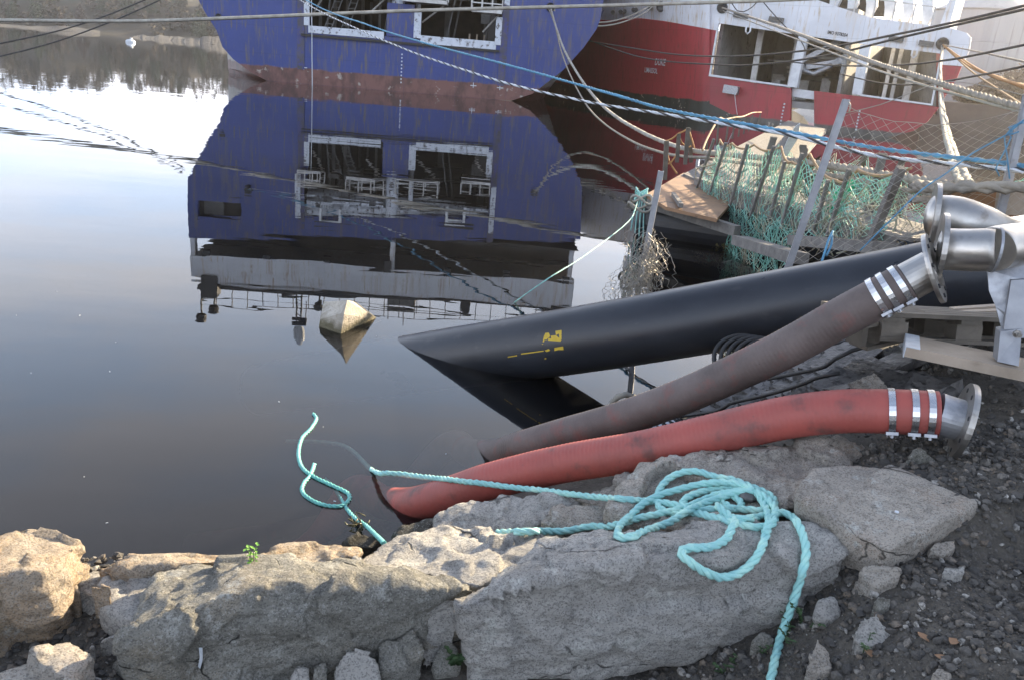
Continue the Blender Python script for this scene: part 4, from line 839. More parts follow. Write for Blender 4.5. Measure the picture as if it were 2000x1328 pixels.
def on_pipe(u, v):
    d = Vector(ray(u, v)).normalized(); h = PB.ray_cast(Vector(EYE), d); return h[0]+h[1]*.0025 if h[0] else None
pb = MB(); pb.tube(PP, .272, 48); PB = BVHTree.FromPolygons([tuple(q) for q in pb.v], pb.f)
def patch(pts):
    q = [on_pipe(*p) for p in pts]
    if all(q): mb.add(q, [tuple(range(len(q)))])
for pts in ([(1085, 647), (1097, 645), (1097, 663), (1093, 663), (1092, 652), (1086, 655)], [(1076, 656), (1086, 655), (1093, 661), (1097, 663), (1095, 667), (1070, 665), (1072, 660), (1077, 662)], [(1065, 651), (1072, 650), (1075, 657), (1067, 664), (1062, 662)], [(1060, 668), (1063, 655), (1065, 655), (1063, 668)], [(1083, 679), (1100, 676), (1101, 683), (1090, 683), (1083, 685)], [(1064, 684), (1072, 681), (1075, 684), (1068, 687)], [(1018, 690), (1062, 684), (1062, 686), (1018, 692)], [(992, 696), (1010, 693), (1010, 695), (992, 698)], [(1058, 672), (1061, 671), (1061, 673)], [(1064, 699), (1067, 698), (1067, 701), (1064, 701)]): patch(pts)
build('stencil_mark', mb, M['yellow'], e, kind='stuff')
# steel manifold: two flanged branches running together
base = C(1960, 520, 3.95); e = empty('steel_manifold', base, 'stainless steel pipe branch with two big flanges at the right edge', 'pipe')
p1 = [C(1842, 487, 4.0), C(1895, 489, 3.92), C(1945, 488, 3.86)]
mb = MB(); mb.tube(catmull([p1[0], p1[1], p1[2]], .03), .101, 32); mb.tube(catmull([C(1940, 488, 3.87), C(1964, 482, 3.92), C(2090, 466, 4.2)], .03), .105, 32); build('front_branch', mb, M['steel'], e)
p2 = [C(1828, 424, 4.3), C(1868, 428, 4.22), C(1915, 446, 4.2), C(1965, 468, 4.28), C(2080, 490, 4.4)]
mb = MB(); mb.tube(catmull(p2, .03), .112, 32); build('rear_branch', mb, M['steel'], e)
for p, nx, in ((p1[0], p1[1]), (p2[0], p2[1])):
    t = (nx-p).normalized(); t = Vector((.91, -.33, .05)).normalized(); mb = MB(); flange(mb, p-t*.024, t, .172, .024, .1); build('flange', mb, M['steel'], e)
mb = MB(); a = C(1943, 488, 3.87); mb.lathe([a-Vector((.004, 0, 0)), a+Vector((.01, -.004, 0))], [(0, .099), (0, .1075), (.012, .1075), (.012, .099)], 32); build('weld_seam', mb, M['galv'], e)
# steel support on a timber
tm0, tm1 = C(1768, 676, 4.1), C(2080, 740, 3.85)
ax = (tm1-tm0).normalized(); ay = Vector((-ax.y, ax.x, 0)).normalized(); az = ax.cross(ay)
mb = MB(); mid_ = (tm0+tm1)/2+ay*.02; mb.box(mid_, (tm1-tm0).length, .24, .05, (ax, ay, az)); tb = build('timber_plank', mb, M['woodpale'], label='wide pale plank with a white tape end under the steel support', cat='plank')
mb = MB(); c = tm0+ax*.03+ay*.02+az*.0265; mb.box(c, .062, .244, .004, (ax, ay, az)); mb.box(tm0-ax*.003+ay*.02, .004, .244, .056, (ax, ay, az)); build('tape', mb, M['label'], tb, label='white tape wrapped round the end of the plank')
fp = C(1962, 690, 3.97); e = empty('steel_support', fp, 'gray steel support bracket standing on the plank under the steel pipes', 'bracket')
mb = MB()
plate_ = [C(1928, 527, 3.95), C(2000, 512, 3.93), C(2040, 560, 3.88), C(2010, 640, 3.9), C(1992, 648, 3.93), C(1958, 648, 3.95), C(1945, 600, 3.95), C(1932, 570, 3.95)]
mb.prism(plate_, Vector((.012, .03, 0))); build('saddle_plate', mb, M['galv'], e)
mb = MB(); mb.prism([C(1975, 548, 3.9), C(2030, 545, 3.86), C(2030, 660, 3.85), C(1958, 660, 3.92)], Vector((.02, .06, 0))); mb.prism([C(1954, 648, 3.9), C(1996, 642, 3.88), C(1990, 715, 3.86), C(1948, 706, 3.9)], Vector((.02, .08, 0))); build('support_leg', mb, M['post'], e)
mb = MB(); mb.lathe([C(1985, 652, 3.85), C(1985, 652, 3.85)+Vector((0, -.03, 0))], [(0, .02), (.008, .02), (.008, .012), (.03, .012), (.03, 0)], 6); build('bolt', mb, M['steel'], e)
# pallet below the dark hose end
A_ = C(1738, 611, 4.2); B_ = C(1945, 626, 4.28); px_ = (B_-A_); px_.z = 0; L_ = px_.length; px_.normalize(); py_ = Vector((-px_.y, px_.x, -.2)).normalized(); zz = px_.cross(py_)
e = empty('pallet', A_-zz*.144, 'weathered wooden pallet under the steel end of the dark hose', 'pallet')
LL = .98; WW = .66; top = A_.z
o_ = A_-px_*.03
mb = MB()
for k in range(5): mb.box(o_+px_*LL/2+py_*(.06+k*(WW-.12)/4)+zz*(-.011), LL, .115, .022, (px_, py_, zz))
for k in range(3): mb.box(o_+py_*WW/2+px_*(.06+k*(LL-.12)/2)-zz*.034, .118, WW, .022, (px_, py_, zz))
build('deck_boards', mb, M['wood'], e)
for i in range(3):
    for j in range(3): mb = MB(); mb.box(o_+px_*(.075+i*(LL-.15)/2)+py_*(.06+j*(WW-.12)/2)-zz*.085, .145, .098, .078, (px_, py_, zz)); build('block', mb, M['wood'], e)
mb = MB()
for j in range(3): mb.box(o_+px_*LL/2+py_*(.06+j*(WW-.12)/2)-zz*.1355, LL, .1, .021, (px_, py_, zz))
build('bottom_boards', mb, M['wood'], e)
# a second pallet leaning under it, sticking out to the left
A2 = C(1672, 632, 4.25); B2 = C(1800, 604, 4.45); bx_ = (B2-A2).normalized(); by_ = Vector((-bx_.y, bx_.x, 0)).normalized(); bz_ = bx_.cross(by_); e = empty('pallet', A2-zz*.15, 'broken gray pallet end sticking out left below the weathered pallet', 'pallet')
mb = MB(); mb.box(A2+bx_*.22-by_*.01, .44, .1, .022, (bx_, by_, bz_)); mb.box(A2+bx_*.2+by_*.15, .44, .1, .022, (bx_, by_, bz_)); build('deck_boards', mb, M['wood'], e)
for d_ in (.03, .13, .27): mb = MB(); mb.box(A2+bx_*d_-bz_*.065+by_*.01, .04, .1, .105, (bx_, by_, bz_)); build('block', mb, M['wood'], e)
mb = MB(); mb.box(A2+bx_*.25-bz_*.128, .42, .12, .02, (bx_, by_, bz_)); build('bottom_boards', mb, M['wood'], e)
for i, (a, b_, d1, d2, lab) in enumerate((((1858, 606), (1925, 594), 4.75, 4.8, 'upper of the two thin sunlit laths behind the pallet'), ((1866, 613), (1926, 604), 4.68, 4.73, 'lower of the two thin sunlit laths behind the pallet'))):
    mb = MB(); mb.bar(C(*a, d1), C(*b_, d2)+px_*.2, .04, .025); build('lath', mb, M['woodpale'], label=lab, cat='lath')

# blocks of a worn black mat along the bank
mb = MB(); e = None; cells = []; rm = random.Random(11)
def mz(u, v): return .06+.0026*(u-1270)*max(0, 1) if u < 1640 else 1.02+.0006*(u-1640)
rows = [((1285, 800), (1480, 735)), ((1330, 815), (1560, 720)), ((1400, 800), (1620, 690)), ((1460, 790), (1680, 668)), ((1530, 782), (1700, 680)), ((1590, 770), (1780, 690)), ((1500, 725), (1640, 660)), ((1690, 710), (1790, 770)), ((1730, 770), (1830, 770))]
for (a, b_) in rows:
    n = 12
    for k in range(n):
        u = a[0]+(b_[0]-a[0])*(k+rm.random()*.5)/n; v = a[1]+(b_[1]-a[1])*(k+rm.random()*.5)/n+rm.uniform(-8, 8)
        p = W(u, v, max(.05, mz(u, v)-.1)); 
        gz = ground_z(p.x, p.y); p.z = max(p.z-.05, gz+.02)
        an = math.atan2(.5, .8)+rm.uniform(-.35, .35); X = Vector((math.cos(an), math.sin(an), rm.uniform(.15, .5))).normalized(); Yv = Vector((-math.sin(an), math.cos(an), rm.uniform(-.3, .3))); Yv = (Yv-X*X.dot(Yv)).normalized()
        mb.box(p, rm.uniform(.16, .3), rm.uniform(.12, .2), rm.uniform(.06, .1), (X, Yv, X.cross(Yv)))
build('blasting_mat', mb, M['mat'], label='worn mat of black slabs laced with wire between the two hoses', cat='mat', fixn=True)
def line(name, pts, r, mat, label, cat='rope', n=7, group=None, step=.05, parent=None):
    mb = MB(); mb.tube(catmull(pts, step), r, n); return build(name, mb, M[mat], parent, label, cat, group)
line('wire_cable', [W(1215, 845, .12), W(1290, 820, .2), W(1400, 802, .42), W(1425, 788, .5), W(1500, 770, .68), W(1560, 752, .82), W(1600, 736, .95), W(1640, 728, 1.0)], .012, 'blackrub', 'black cable running along the slab mat just above the red hose', 'cable')
line('wire_cable', [W(1500, 740, .66), W(1560, 728, .84), W(1612, 715, .98), W(1632, 700, 1.04), W(1665, 684, 1.1), W(1700, 674, 1.14), W(1730, 672, 1.16)], .012, 'blackrub', 'dark cable looping over the slab mat below the pallet', 'cable')
mb = MB(); cc = W(1452, 728, .5); N1 = Vector((.55, .8, 0)).normalized(); 
for k in range(5):
    R_ = .235-.0*k; off_ = Vector((.04*k, -.03*k, .006*k)); mb.tube([cc+off_+Vector((math.cos(a)*R_*.95, math.sin(a)*R_*.55, .09+math.sin(a)*R_*.62)) for a in np.linspace(0, 2*math.pi, 40)], .016, 8, caps=False)
build('cable_coil', mb, M['blackrub'], label='coil of black cable leaning behind the dark hose', cat='cable')
# fender ball with a rope net
fc = C(1262, 808, 5.55); fc.z = .12; fr_ = .27
e = empty('net_fender', fc-Vector((0, 0, .3)), 'white fender wrapped in black net floating behind the dark hose', 'fender')
def ell(th, ph, s=1): return fc+Vector((math.cos(ph)*math.sin(th)*.34*s, math.sin(ph)*math.sin(th)*.25*s, math.cos(th)*.2*s))
mb = MB(); mb.grid([[ell(math.pi*i/16, 2*math.pi*j/24) for j in range(25)] for i in range(17)]); build('fender_body', mb, M['label'], e)
mb = MB()
for s_ in (-1, 1):
    for k in range(18): mb.tube([ell(.12+i/24*2.9, s_*i/24*2.2+k*2*math.pi/18, 1.012) for i in range(25)], .0065, 5, False)
build('net_cover', mb, M['ropeblack'], e)
mb = MB(); q = [ell(1.5708, 2*math.pi*i/30, 1.0) for i in range(31)]
mb.tube([W(1192, 800, .02), W(1196, 786, .09), W(1206, 775, .16), W(1222, 770, .18), W(1240, 776, .14)], .022, 10); build('mooring_loop', mb, M['ropewhite'], e)
# concrete block floating out in the water
e = MB(); t0 = [W(622, 632, .04), W(664, 661, .0), W(742, 624, .0)]
hz = .47
q = {'bl': W(620, 650, -.06), 'bf': W(664, 664, -.06), 'br': W(745, 627, -.06)}
k1 = VP(q['bf'], q['bl'], 661, 612) if False else None
yb = q['bf'].y; apex = Y(678, 587, yb+.05); ctr = Y(667, 612, yb-.0); ctl = Y(626, 624, q['bl'].y); ctlb = Y(632, 590, q['bl'].y+.5); n1 = Y(672, 614, yb-.02)
back = q['br']+Vector((-.35, .55, 0)); backl = q['bl']+Vector((.05, .6, 0))
VV = [q['bl'], q['bf'], q['br'], back, backl, ctl, ctr, apex, ctlb, n1]
e.add(VV, [(0, 1, 6, 5), (5, 6, 8), (6, 7, 8), (1, 2, 9), (1, 9, 6), (9, 2, 7), (6, 9, 7), (2, 3, 7), (7, 3, 8), (3, 4, 8), (0, 5, 8, 4), (0, 4, 3, 2, 1)])
build('concrete_block', e, M['concrete'], label='pale concrete block with a notched wedge top standing in the water', cat='block')

# ------------------------------------------------------------------ gangway, pontoon, walkway
e = empty('pontoon', W(1400, 420, 0), 'floating pontoon of black pipes with an orange plywood deck corner', 'pontoon')
a, b_ = W(1246, 425, .22), W(1500, 462, .22); ad = (b_-a).normalized()
mb = MB(); mb.lathe([a, b_+ad*3], [(0, .0), (.02, .3), (.08, .38), (.14, .4), ((b_-a).length+3, .4), ((b_-a).length+3, 0)], 28); build('float_pipe', mb, M['blackpipe'], e)
dz = .66
dk = [W(1262, 380, dz), W(1300, 404, dz), W(1400, 428, dz), W(1430, 395, dz), W(1390, 345, dz), W(1335, 338, dz)]
mb = MB(); mb.prism(dk, Vector((0, 0, -.05))); build('plywood_deck', mb, M['woodorange'], e)
mb = MB(); mb.bar(W(1268, 398, dz-.12), W(1440, 452, dz-.14), .12, .14); build('edge_beam', mb, M['woodgray'], e)
mb = MB(); mb.bar(W(1315, 380, dz+.03), W(1330, 402, dz+.06), .06, .06); build('cleat', mb, M['woodgray'], e)
mb = MB(); kn = W(1252, 388, dz); 
for k in range(2): mb.tube([kn+Vector((math.cos(t_)*(.16+.03*k), math.sin(t_)*.12-.1+.05*k, -.12*k+.06*math.sin(t_*2+k))) for t_ in np.linspace(0, 6.28, 20)], .02, 6, False)
build('chafed_lashing', mb, M['ropewhite'], e)
mb = MB(); kn = W(1253, 374, .7)
for k in range(5): mb.tube([kn+Vector((math.cos(t_+k)*.09, math.sin(t_+k)*.1, .05*math.cos(t_*2+k)-.03*k)) for t_ in np.linspace(0, 6.28, 18)], .013, 5, False)
for k in range(4): mb.tube(catmull([kn+Vector((.02*k, 0, 0)), kn+Vector((.05*k-.08, -.06, -.3)), kn+Vector((-.1+.07*k, -.08, -.62-.04*k))], .05), .012, 5)
build('rope_knot', mb, M['teal'], label='bunch of teal rope knotted round the corner of the pontoon', cat='rope')
wk0, wk1, wk2, wk3 = W(1335, 340, .7), W(1470, 400, .7), W(1612, 252, .72), W(1540, 236, .72)
mb = MB(); n = 130
for k in range(n):
    f0 = (k/n); a = wk0.lerp(wk3, f0**1.0); b_ = wk1.lerp(wk2, f0); a2 = wk0.lerp(wk3, (k+.86)/n); b2_ = wk1.lerp(wk2, (k+.86)/n); mb.prism([a, b_, b2_, a2], Vector((0, 0, -.04)))
e = empty('walkway', wk0, 'long gray plank walkway running from the pontoon out to the red ship', 'walkway'); build('planking', mb, M['woodgray'], e)
mb = MB(); mb.bar(wk0-Vector((0, 0, .12)), wk3-Vector((0, 0, .12)), .12, .16); mb.bar(wk1-Vector((0, 0, .12)), wk2-Vector((0, 0, .12)), .12, .16); build('side_beam', mb, M['woodgray'], e)
mb = MB(); ff = W(1450, 390, .7); mb.prism([W(1500, 338, .72), W(1556, 262, .72), Y(1556, 248, W(1556, 262, .72).y), Y(1530, 300, W(1500, 338, .72).y)], Vector((.12, 0, 0))); build('wind_board', mb, M['wood'], e)
posts = [((1322, 318), (1326, 262)), ((1338, 322), (1344, 250)), ((1298, 352), (1302, 276)), ((1350, 318), (1346, 252)), ((1380, 300), (1381, 272)), ((1400, 284), (1404, 234)), ((1418, 276), (1424, 231)), ((1430, 272), (1436, 233)), ((1442, 268), (1447, 236)), ((1452, 263), (1458, 230)), ((1462, 258), (1470, 225)), ((1478, 252), (1486, 222))]
for i, (a, b_) in enumerate(posts):
    p = W(*a, .62); q = Y(*b_, p.y); mb = MB(); mb.bar(p, q, .05 if i > 3 else .08, .05 if i > 3 else .08, Vector((1, 0, 0))); build('rail_post', mb, M['wood'], e)
yy = W(1322, 318, .62).y
for pts in ([(1300, 276), (1312, 272), (1326, 261), (1334, 258), (1344, 251)], [(1344, 251), (1352, 275), (1356, 290)], [(1298, 352), (1304, 300), (1302, 278)], [(1302, 278), (1306, 312), (1322, 340)], [(1326, 262), (1332, 280), (1346, 288), (1350, 286)], [(1295, 320), (1308, 320), (1322, 302), (1328, 290)]):
    mb = MB(); mb.tube(catmull([Y(u, v, yy) for u, v in pts], .06), .018, 6); build('hand_rope', mb, M['ropeorange'], e)
mb = MB(); mb.tube(catmull([Y(1372, 295, 17), Y(1382, 270, 18), Y(1404, 233, 20), Y(1416, 234, 21), Y(1436, 230, 24), Y(1452, 228, 27), Y(1470, 221, 31), Y(1487, 220, 34)], .2), .022, 6); build('hand_rope', mb, M['ropetan'], e)
# access gangway to the bank, with posts and a green net
near = [((1379, 359), (1413, 274)), ((1405, 371), (1437, 281)), ((1448, 384), (1481, 284)), ((1493, 395), (1534, 288)), ((1528, 408), (1556, 318)), ((1553, 418), (1591, 302)), ((1616, 434), (1644, 354)), ((1644, 442), (1686, 333)), ((1728, 465), (1791, 330))]
ga, gb = W(1360, 352, .74), W(1745, 470, 1.06)
gd = (gb-ga).normalized(); gs = Vector((-gd.y, gd.x, 0)).normalized(); gs = gs if gs.y > 0 else -gs
e = empty('gangway', gb, 'gray timber gangway with leaning rail posts leading from the bank to the pontoon', 'gangway')
mb = MB(); mb.bar(ga-Vector((0, 0, .08)), gb-Vector((0, 0, .08)), .07, .24); build('side_beam', mb, M['woodgray'], e)
mb = MB(); mb.bar(ga+gs*1.15-Vector((0, 0, .08)), gb+gs*1.15-Vector((0, 0, .08)), .07, .22); build('side_beam', mb, M['woodgray'], e)
mb = MB(); n = 46
for k in range(n): p = ga.lerp(gb, (k+.5)/n)+Vector((0, 0, .02)); mb.bar(p, p+gs*1.15, .09, .03)
build('deck_slats', mb, M['woodgray'], e)
bases = []; tops = []
for i, (a, b_) in enumerate(near):
    p = VP(ga, gb, *a); q = VP(ga, gb, *b_); q = q-gs*.06; bases.append(p); tops.append(q); mb = MB(); wd = .034 if i < 8 else .07
    mb.bar(p-(q-p)*.28-gs*.14, q-gs*.1, wd*1.1, wd, gd); build('rail_post', mb, M['woodgray'], e)
for i in range(1, 9, 2):
    p = bases[i]+gs*1.15; q = tops[i]+gs*1.2; mb = MB(); mb.bar(p, q, .06, .06, gd); build('rail_post', mb, M['wood'], e)
def sag(a, b_, d, n=8): return [a.lerp(b_, k/n)-Vector((0, 0, d*4*(k/n)*(1-k/n))) for k in range(n+1)]
for h in (0, .45):
    mb = MB(); q = []
    for i in range(8): q += sag(tops[i].lerp(bases[i], h), tops[i+1].lerp(bases[i+1], h), .07+.05*h)[(1 if i else 0):]
    mb.tube(q, .016, 6); build('hand_rope', mb, M['ropetan' if h == 0 else 'ropewhite'], e)
def netsheet(T, Bm, nu, nv, jit, r, seed, sagd=.12):
    rn = random.Random(seed); mb = MB(); G = {}
    def lin(L, f):
        x = f*(len(L)-1); i = min(int(x), len(L)-2); return L[i].lerp(L[i+1], x-i)
    for i in range(nu+1):
        for j in range(nv+1):
            f = i/nu; g = j/nv; a = lin(T, f); b = lin(Bm, f); p = a.lerp(b, g)
            k = f*(len(T)-1); kk = k-int(k); p = p-Vector((0, 0, sagd*4*kk*(1-kk)*(1-g)))
            p = p+nvec(Vector((f*14, g*4, seed)))*jit*1.6+Vector((rn.gauss(0, jit*.22), rn.gauss(0, jit*.3), rn.gauss(0, jit*.22))); G[i, j] = p
    for s_ in (1, -1):
        for i0 in range(-nv, nu+nv+1):
            q = []
            for j in range(nv+1):
                i = i0+s_*j
                i_ = i if (j % 1 == 0) else i
                if 0 <= i <= nu: q.append(G[i, j])
            if len(q) > 1: mb.tube(q, r, 3, False)
    return mb
bot = [VP(ga, gb, *p)-gs*.1 for p in ((1368, 400), (1388, 455), (1420, 500), (1455, 525), (1505, 520), (1545, 490), (1600, 470), (1650, 462), (1735, 478))]
tp_ = [q-gs*.03 for q in tops]
build('fishing_net', netsheet(tp_, bot, 70, 12, .05, .0054, 2), M['net'], label='tattered green fishing net draped along the near rail of the gangway', cat='net', fixn=False)
tp2 = [q+gs*1.2 for q in tops]; bt2 = [q+gs*1.17-Vector((0, 0, .05)) for q in bases]
build('fishing_net', netsheet(tp2, bt2, 58, 10, .04, .005, 5, .18), M['net'], label='green fishing net along the far rail of the gangway', cat='net', fixn=False)
hb = [VP(ga, gb, *p)-gs*.16 for p in ((1372, 440), (1400, 500), (1440, 545), (1500, 560), (1560, 540))]; ht = [VP(ga, gb, *p)-gs*.12 for p in ((1375, 372), (1405, 385), (1450, 400), (1505, 420), (1560, 440))]
build('fishing_net', netsheet(ht, hb, 44, 14, .07, .005, 9, .02), M['net'], label='loose bundle of green net hanging below the gangway towards the water', cat='net', fixn=False)
mb = MB(); rw = random.Random(8)
for k in range(120):
    i = rw.randrange(0, 8); p = bases[i].lerp(bases[i+1], rw.random())-gs*rw.uniform(-.6, .15); L = [p+Vector((0, 0, rw.uniform(-.1, .5)))]
    for m_ in range(5): L.append(L[-1]+Vector((rw.gauss(0, .08), rw.gauss(0, .06), -rw.uniform(.02, .12))))
    mb.tube(catmull(L, .04), rw.choice([.006, .008, .01]), 4)
build('loose_twine', mb, M['twine'], label='tangle of loose tan twine caught in the net of the gangway', cat='twine', kind='stuff')
mb = MB(); rw = random.Random(4); st = VP(ga+gs*.3, gb+gs*.3, 1662, 358); en = VP(ga+gs*.3, gb+gs*.3, 1600, 438)
for k in range(14): mb.tube(catmull([st+Vector((rw.gauss(0, .03), 0, rw.gauss(0, .03))), st.lerp(en, .5)+Vector((rw.gauss(0, .07), 0, rw.gauss(0, .06))), en+Vector((rw.gauss(0, .1), 0, rw.gauss(0, .05)))], .06), .02, 5)
M['brightgreen'] = pmat('bright_green_net', (.03, .42, .2), (.05, .5, .27), 8, .7)
build('net_bundle', mb, M['brightgreen'], label='bright green twist of netting caught on the gangway rail', cat='net')
mb = MB(); wp = VP(ga+gs, gb+gs, 1522, 312); wq = VP(ga+gs, gb+gs, 1556, 243); mb.prism([wp, wp+Vector((.09, 0, 0)), wp.lerp(wq, .6)+Vector((.13, 0, 0)), wq+Vector((.05, 0, .02)), wq-Vector((.02, 0, .05)), wp.lerp(wq, .5)-Vector((.02, 0, 0))], Vector((.01, .05, 0))); build('splintered_board', mb, M['label'], label='splintered white board standing up behind the netted gangway rail', cat='board')
for i_, (qa, qb, lab) in enumerate([((1470, 400), (1512, 268), 'grey broken timber leaning left inside the net heap'), ((1582, 420), (1568, 285), 'dark splintered timber standing behind the fence post in the net heap'), ((1690, 440), (1725, 300), 'grey timber leaning right at the shore end of the net heap'), ((1560, 405), (1660, 345), 'long loose board lying aslant across the gangway')]):
    mb = MB(); o_ = gs*(.75+.12*i_); mb.bar(VP(ga+o_, gb+o_, *qa), VP(ga+o_, gb+o_, *qb), .1, .04, gd); build('loose_timber', mb, M['wood' if i_ % 2 else 'woodgray'], label=lab, cat='timber')
mb = MB(); mb.bar(VP(ga, gb, 1470, 520)-gs*.4, VP(ga, gb, 1500, 560)+gs*.2, .3, .1); mb.bar(W(1560, 470, .7), W(1730, 485, 1.0), .3, .12); mb.bar(W(1445, 470, .5), W(1560, 505, .75), .22, .12); build('landing_timber', mb, M['woodgray'], label='gray landing timbers under the shore end of the gangway', cat='timber')
# tyre-like netted baskets reflected further out are skipped; seaweed on the float
mb = MB()
for k in range(260): p = VP(ga, gb, rw.uniform(1385, 1445), rw.uniform(478, 520))-gs*rw.uniform(-.1, .3); blobs(mb, p, .05, .05, .04, 3, .03, rw)
build('seaweed', mb, M['seaweed'], label='clump of brown seaweed hanging in the net by the float', cat='seaweed', kind='stuff', fixn=False)

# ------------------------------------------------------------------ chain link fence
yF = [9.4, 8.0, 7.2]
fl = [(Y(1258, 512, 9.4), Y(1292, 335, 9.4)), (Y(1542, 520, 8), Y(1655, 195, 8)), (Y(1950, 445, 7.2), Y(2012, 185, 7.2))]
e = empty('chain_link_fence', Vector((fl[1][0].x, fl[1][0].y, .6)), 'sagging chain link fence with gray steel posts in front of the gangway', 'fence')
for a, b_ in fl:
    mb = MB(); a = a-(b_-a).normalized()*.5; t = (b_-a).normalized(); x = Vector((1, -.25, 0)).normalized(); mb.bar(a, b_, .012, .054, x); mb.bar(a+x*.026+Vector((0, .03, 0)), b_+x*.026+Vector((0, .03, 0)), .05, .012, x); mb.bar(a-x*.026+Vector((0, .03, 0)), b_-x*.026+Vector((0, .03, 0)), .05, .012, x)
    build('post', mb, M['post'], e)
def fencesheet(tl, tr, bl, br, cell, r, sagd):
    mb = MB(); L = (tr-tl).length; Hh = (tl-bl).length; nu = int(L/cell*1.0); nv = int(Hh/cell); 
    def g(i, j):
        f = i/nu; q = j/nv; p = tl.lerp(tr, f).lerp(bl.lerp(br, f), q); return p+Vector((0, .05*mnoise.noise(Vector((f*5, q*3, 2))), -sagd*4*f*(1-f)*(1-q)+.03*mnoise.noise(Vector((f*6, q*4, 7)))))
    for s_ in (1, -1):
        for i0 in range(-nv, nu+nv+1):
            q = [g(i0+s_*j, j) for j in range(nv+1) if 0 <= i0+s_*j <= nu]
            if len(q) > 1: mb.tube(q, r, 3, False)
    mb.tube([g(i, 0) for i in range(nu+1)], r*1.4, 4); return mb
b2_ = fl[2][1]; right_t = b2_+(b2_-fl[1][1])*.6; right_b = fl[2][0]+(fl[2][0]-fl[1][0])*.6
mb = fencesheet(fl[1][1]-Vector((0, 0, .05)), b2_-Vector((0, 0, .1)), fl[1][0], fl[2][0], .105, .002, .16); build('wire_mesh', mb, M['wire'], e)
mb = fencesheet(b2_-Vector((0, 0, .1)), right_t, fl[2][0], right_b, .105, .002, .05); build('wire_mesh', mb, M['wire'], e)
mb = MB(); rw = random.Random(21)
def wild(c, dirx, n, spread, hgt):
    for k in range(n):
        p = c+Vector((rw.gauss(0, spread), rw.gauss(0, spread), rw.uniform(-.1, hgt))); L = [p]
        for m_ in range(10): L.append(L[-1]+Vector((.03*(1 if m_ % 2 else -1)+rw.gauss(0, .03), rw.gauss(0, .04), -.05+rw.gauss(0, .02))))
        mb.tube(catmull(L, .03), .0028, 3, False)
wild(Y(1262, 505, 9.3), 0, 110, .1, .35)
wild(Y(1240, 545, 9.2), 0, 70, .11, .15)
build('collapsed_mesh', mb, M['wire'], e)
mb = MB(); mb.tube(catmull([Y(1650, 222, 8), Y(1720, 205, 7.9), Y(1790, 178, 7.8), Y(1850, 160, 7.6), Y(1930, 170, 7.4), Y(2010, 190, 7.2)], .1), .004, 4); mb.tube(catmull([Y(1655, 198, 8), Y(1661, 206, 7.98), Y(1658, 222, 7.97)], .02), .008, 4); build('tension_wire', mb, M['wire'], e)

# quay edge timbers at right
mb = MB(); mb.bar(C(1846, 388, 8.4), C(1990, 392, 7.9), .3, .3); build('edge_timber', mb, M['woodorange'], label='orange brown timber baulk on the bank behind the steel pipes', cat='timber')
mb = MB(); mb.bar(C(1955, 388, 7.6), C(2250, 385, 7.3), .32, .26); build('edge_timber', mb, M['woodpale'], label='paler timber baulk at the right edge behind the fence post', cat='timber')

# ------------------------------------------------------------------ mooring ropes
def rope(label, pts, r, mat, tw=None, name='mooring_rope', group='mooring ropes', cat='rope', st=.12):
    P = catmull(pts, st); mb = MB()
    if tw: mb.twist(P, r, tw, tw/7)
    else: mb.tube(P, r, 6)
    return build(name, mb, M[mat], None, label, cat, group)
def two(label, pts, y0, y1, r, mat, **k):                  # a rope between two distances, drawn along its run
    a = Y(*pts[0], y0); b = Y(*pts[-1], y1)
    if abs(a.x-b.x)+abs(a.y-b.y) < .5: P = [Y(u, v, y0) for u, v in pts]
    else: P = [a]+[VP(a, b, u, v) for u, v in pts[1:-1]]+[b]
    return rope(label, P, r, mat, **k)
two('pale hawser stretched level across the whole width in front of both ships', [(-120, 37), (0, 40), (250, 42), (450, 36), (800, 22), (1200, 11), (1500, 2), (1700, -8)], 38, 40, .075, 'ropewhite')
two('lower of the two dark mooring lines at the top left', [(-80, 128), (0, 111), (110, 82), (220, 42), (310, 2), (345, -18)], 38, 46, .032, 'ropeblack', st=.3)
two('upper of the two dark mooring lines at the top left', [(-80, 102), (0, 86), (110, 62), (200, 34), (280, 2), (340, -24)], 38, 46, .032, 'ropeblack', st=.3)
hp = spr(485, 373); hs = SP(hp[0], hp[1], -.1)
q = [(600, 2), (720, 50), (820, 82), (1000, 130), (1200, 186), (1300, 214), (1450, 242), (1560, 262), (1700, 288), (1850, 307), (1985, 322)]
E1 = Y(2000, 326, 7.15)
rope('bright blue mooring rope running from the blue ship to the fence post', [hs]+[VP(hs, E1, u, v) for u, v in q]+[E1], .026, 'blue', .25)
q = [(585, 0), (700, 58), (780, 92), (820, 108), (900, 135), (1000, 166), (1150, 200), (1300, 224), (1450, 249), (1540, 264), (1700, 303), (1850, 320), (1985, 333)]
E2 = Y(2000, 336, 7.1)
mbk = hs+Vector((.1, 0, -.2))
rope('black and white laid rope running just below the blue mooring rope', [mbk]+[VP(mbk, E2, u, v) for u, v in q]+[E2], .001, 'ropewhite')
ro = COL.objects[-1] if False else bpy.data.objects[[o.name for o in bpy.data.objects if o.get('label', '').startswith('black and white laid')][0]]
Pq = catmull([mbk]+[VP(mbk, E2, u, v) for u, v in q]+[E2], .12)
mb = MB(); mb.twist(Pq, .024, .5, .07, 3, 5, (0, 1)); build('white_strand', mb, M['label'], ro); mb = MB(); mb.twist(Pq, .025, .5, .07, 3, 5, (2,)); build('black_strand', mb, M['ropeblack'], ro)
f1 = sp(1075, 15); fh = SP(f1[0], f1[1], -.1); E3 = W(1382, 299, .95)
rope('thick white hawser hanging from the fairlead of the blue ship to the gangway', [fh]+[VP(fh, E3, u, v) for u, v in [(1088, 60), (1103, 100), (1130, 148), (1165, 195), (1205, 230), (1260, 262), (1310, 283), (1350, 294)]]+[E3], .06, 'ropewhite', .45)
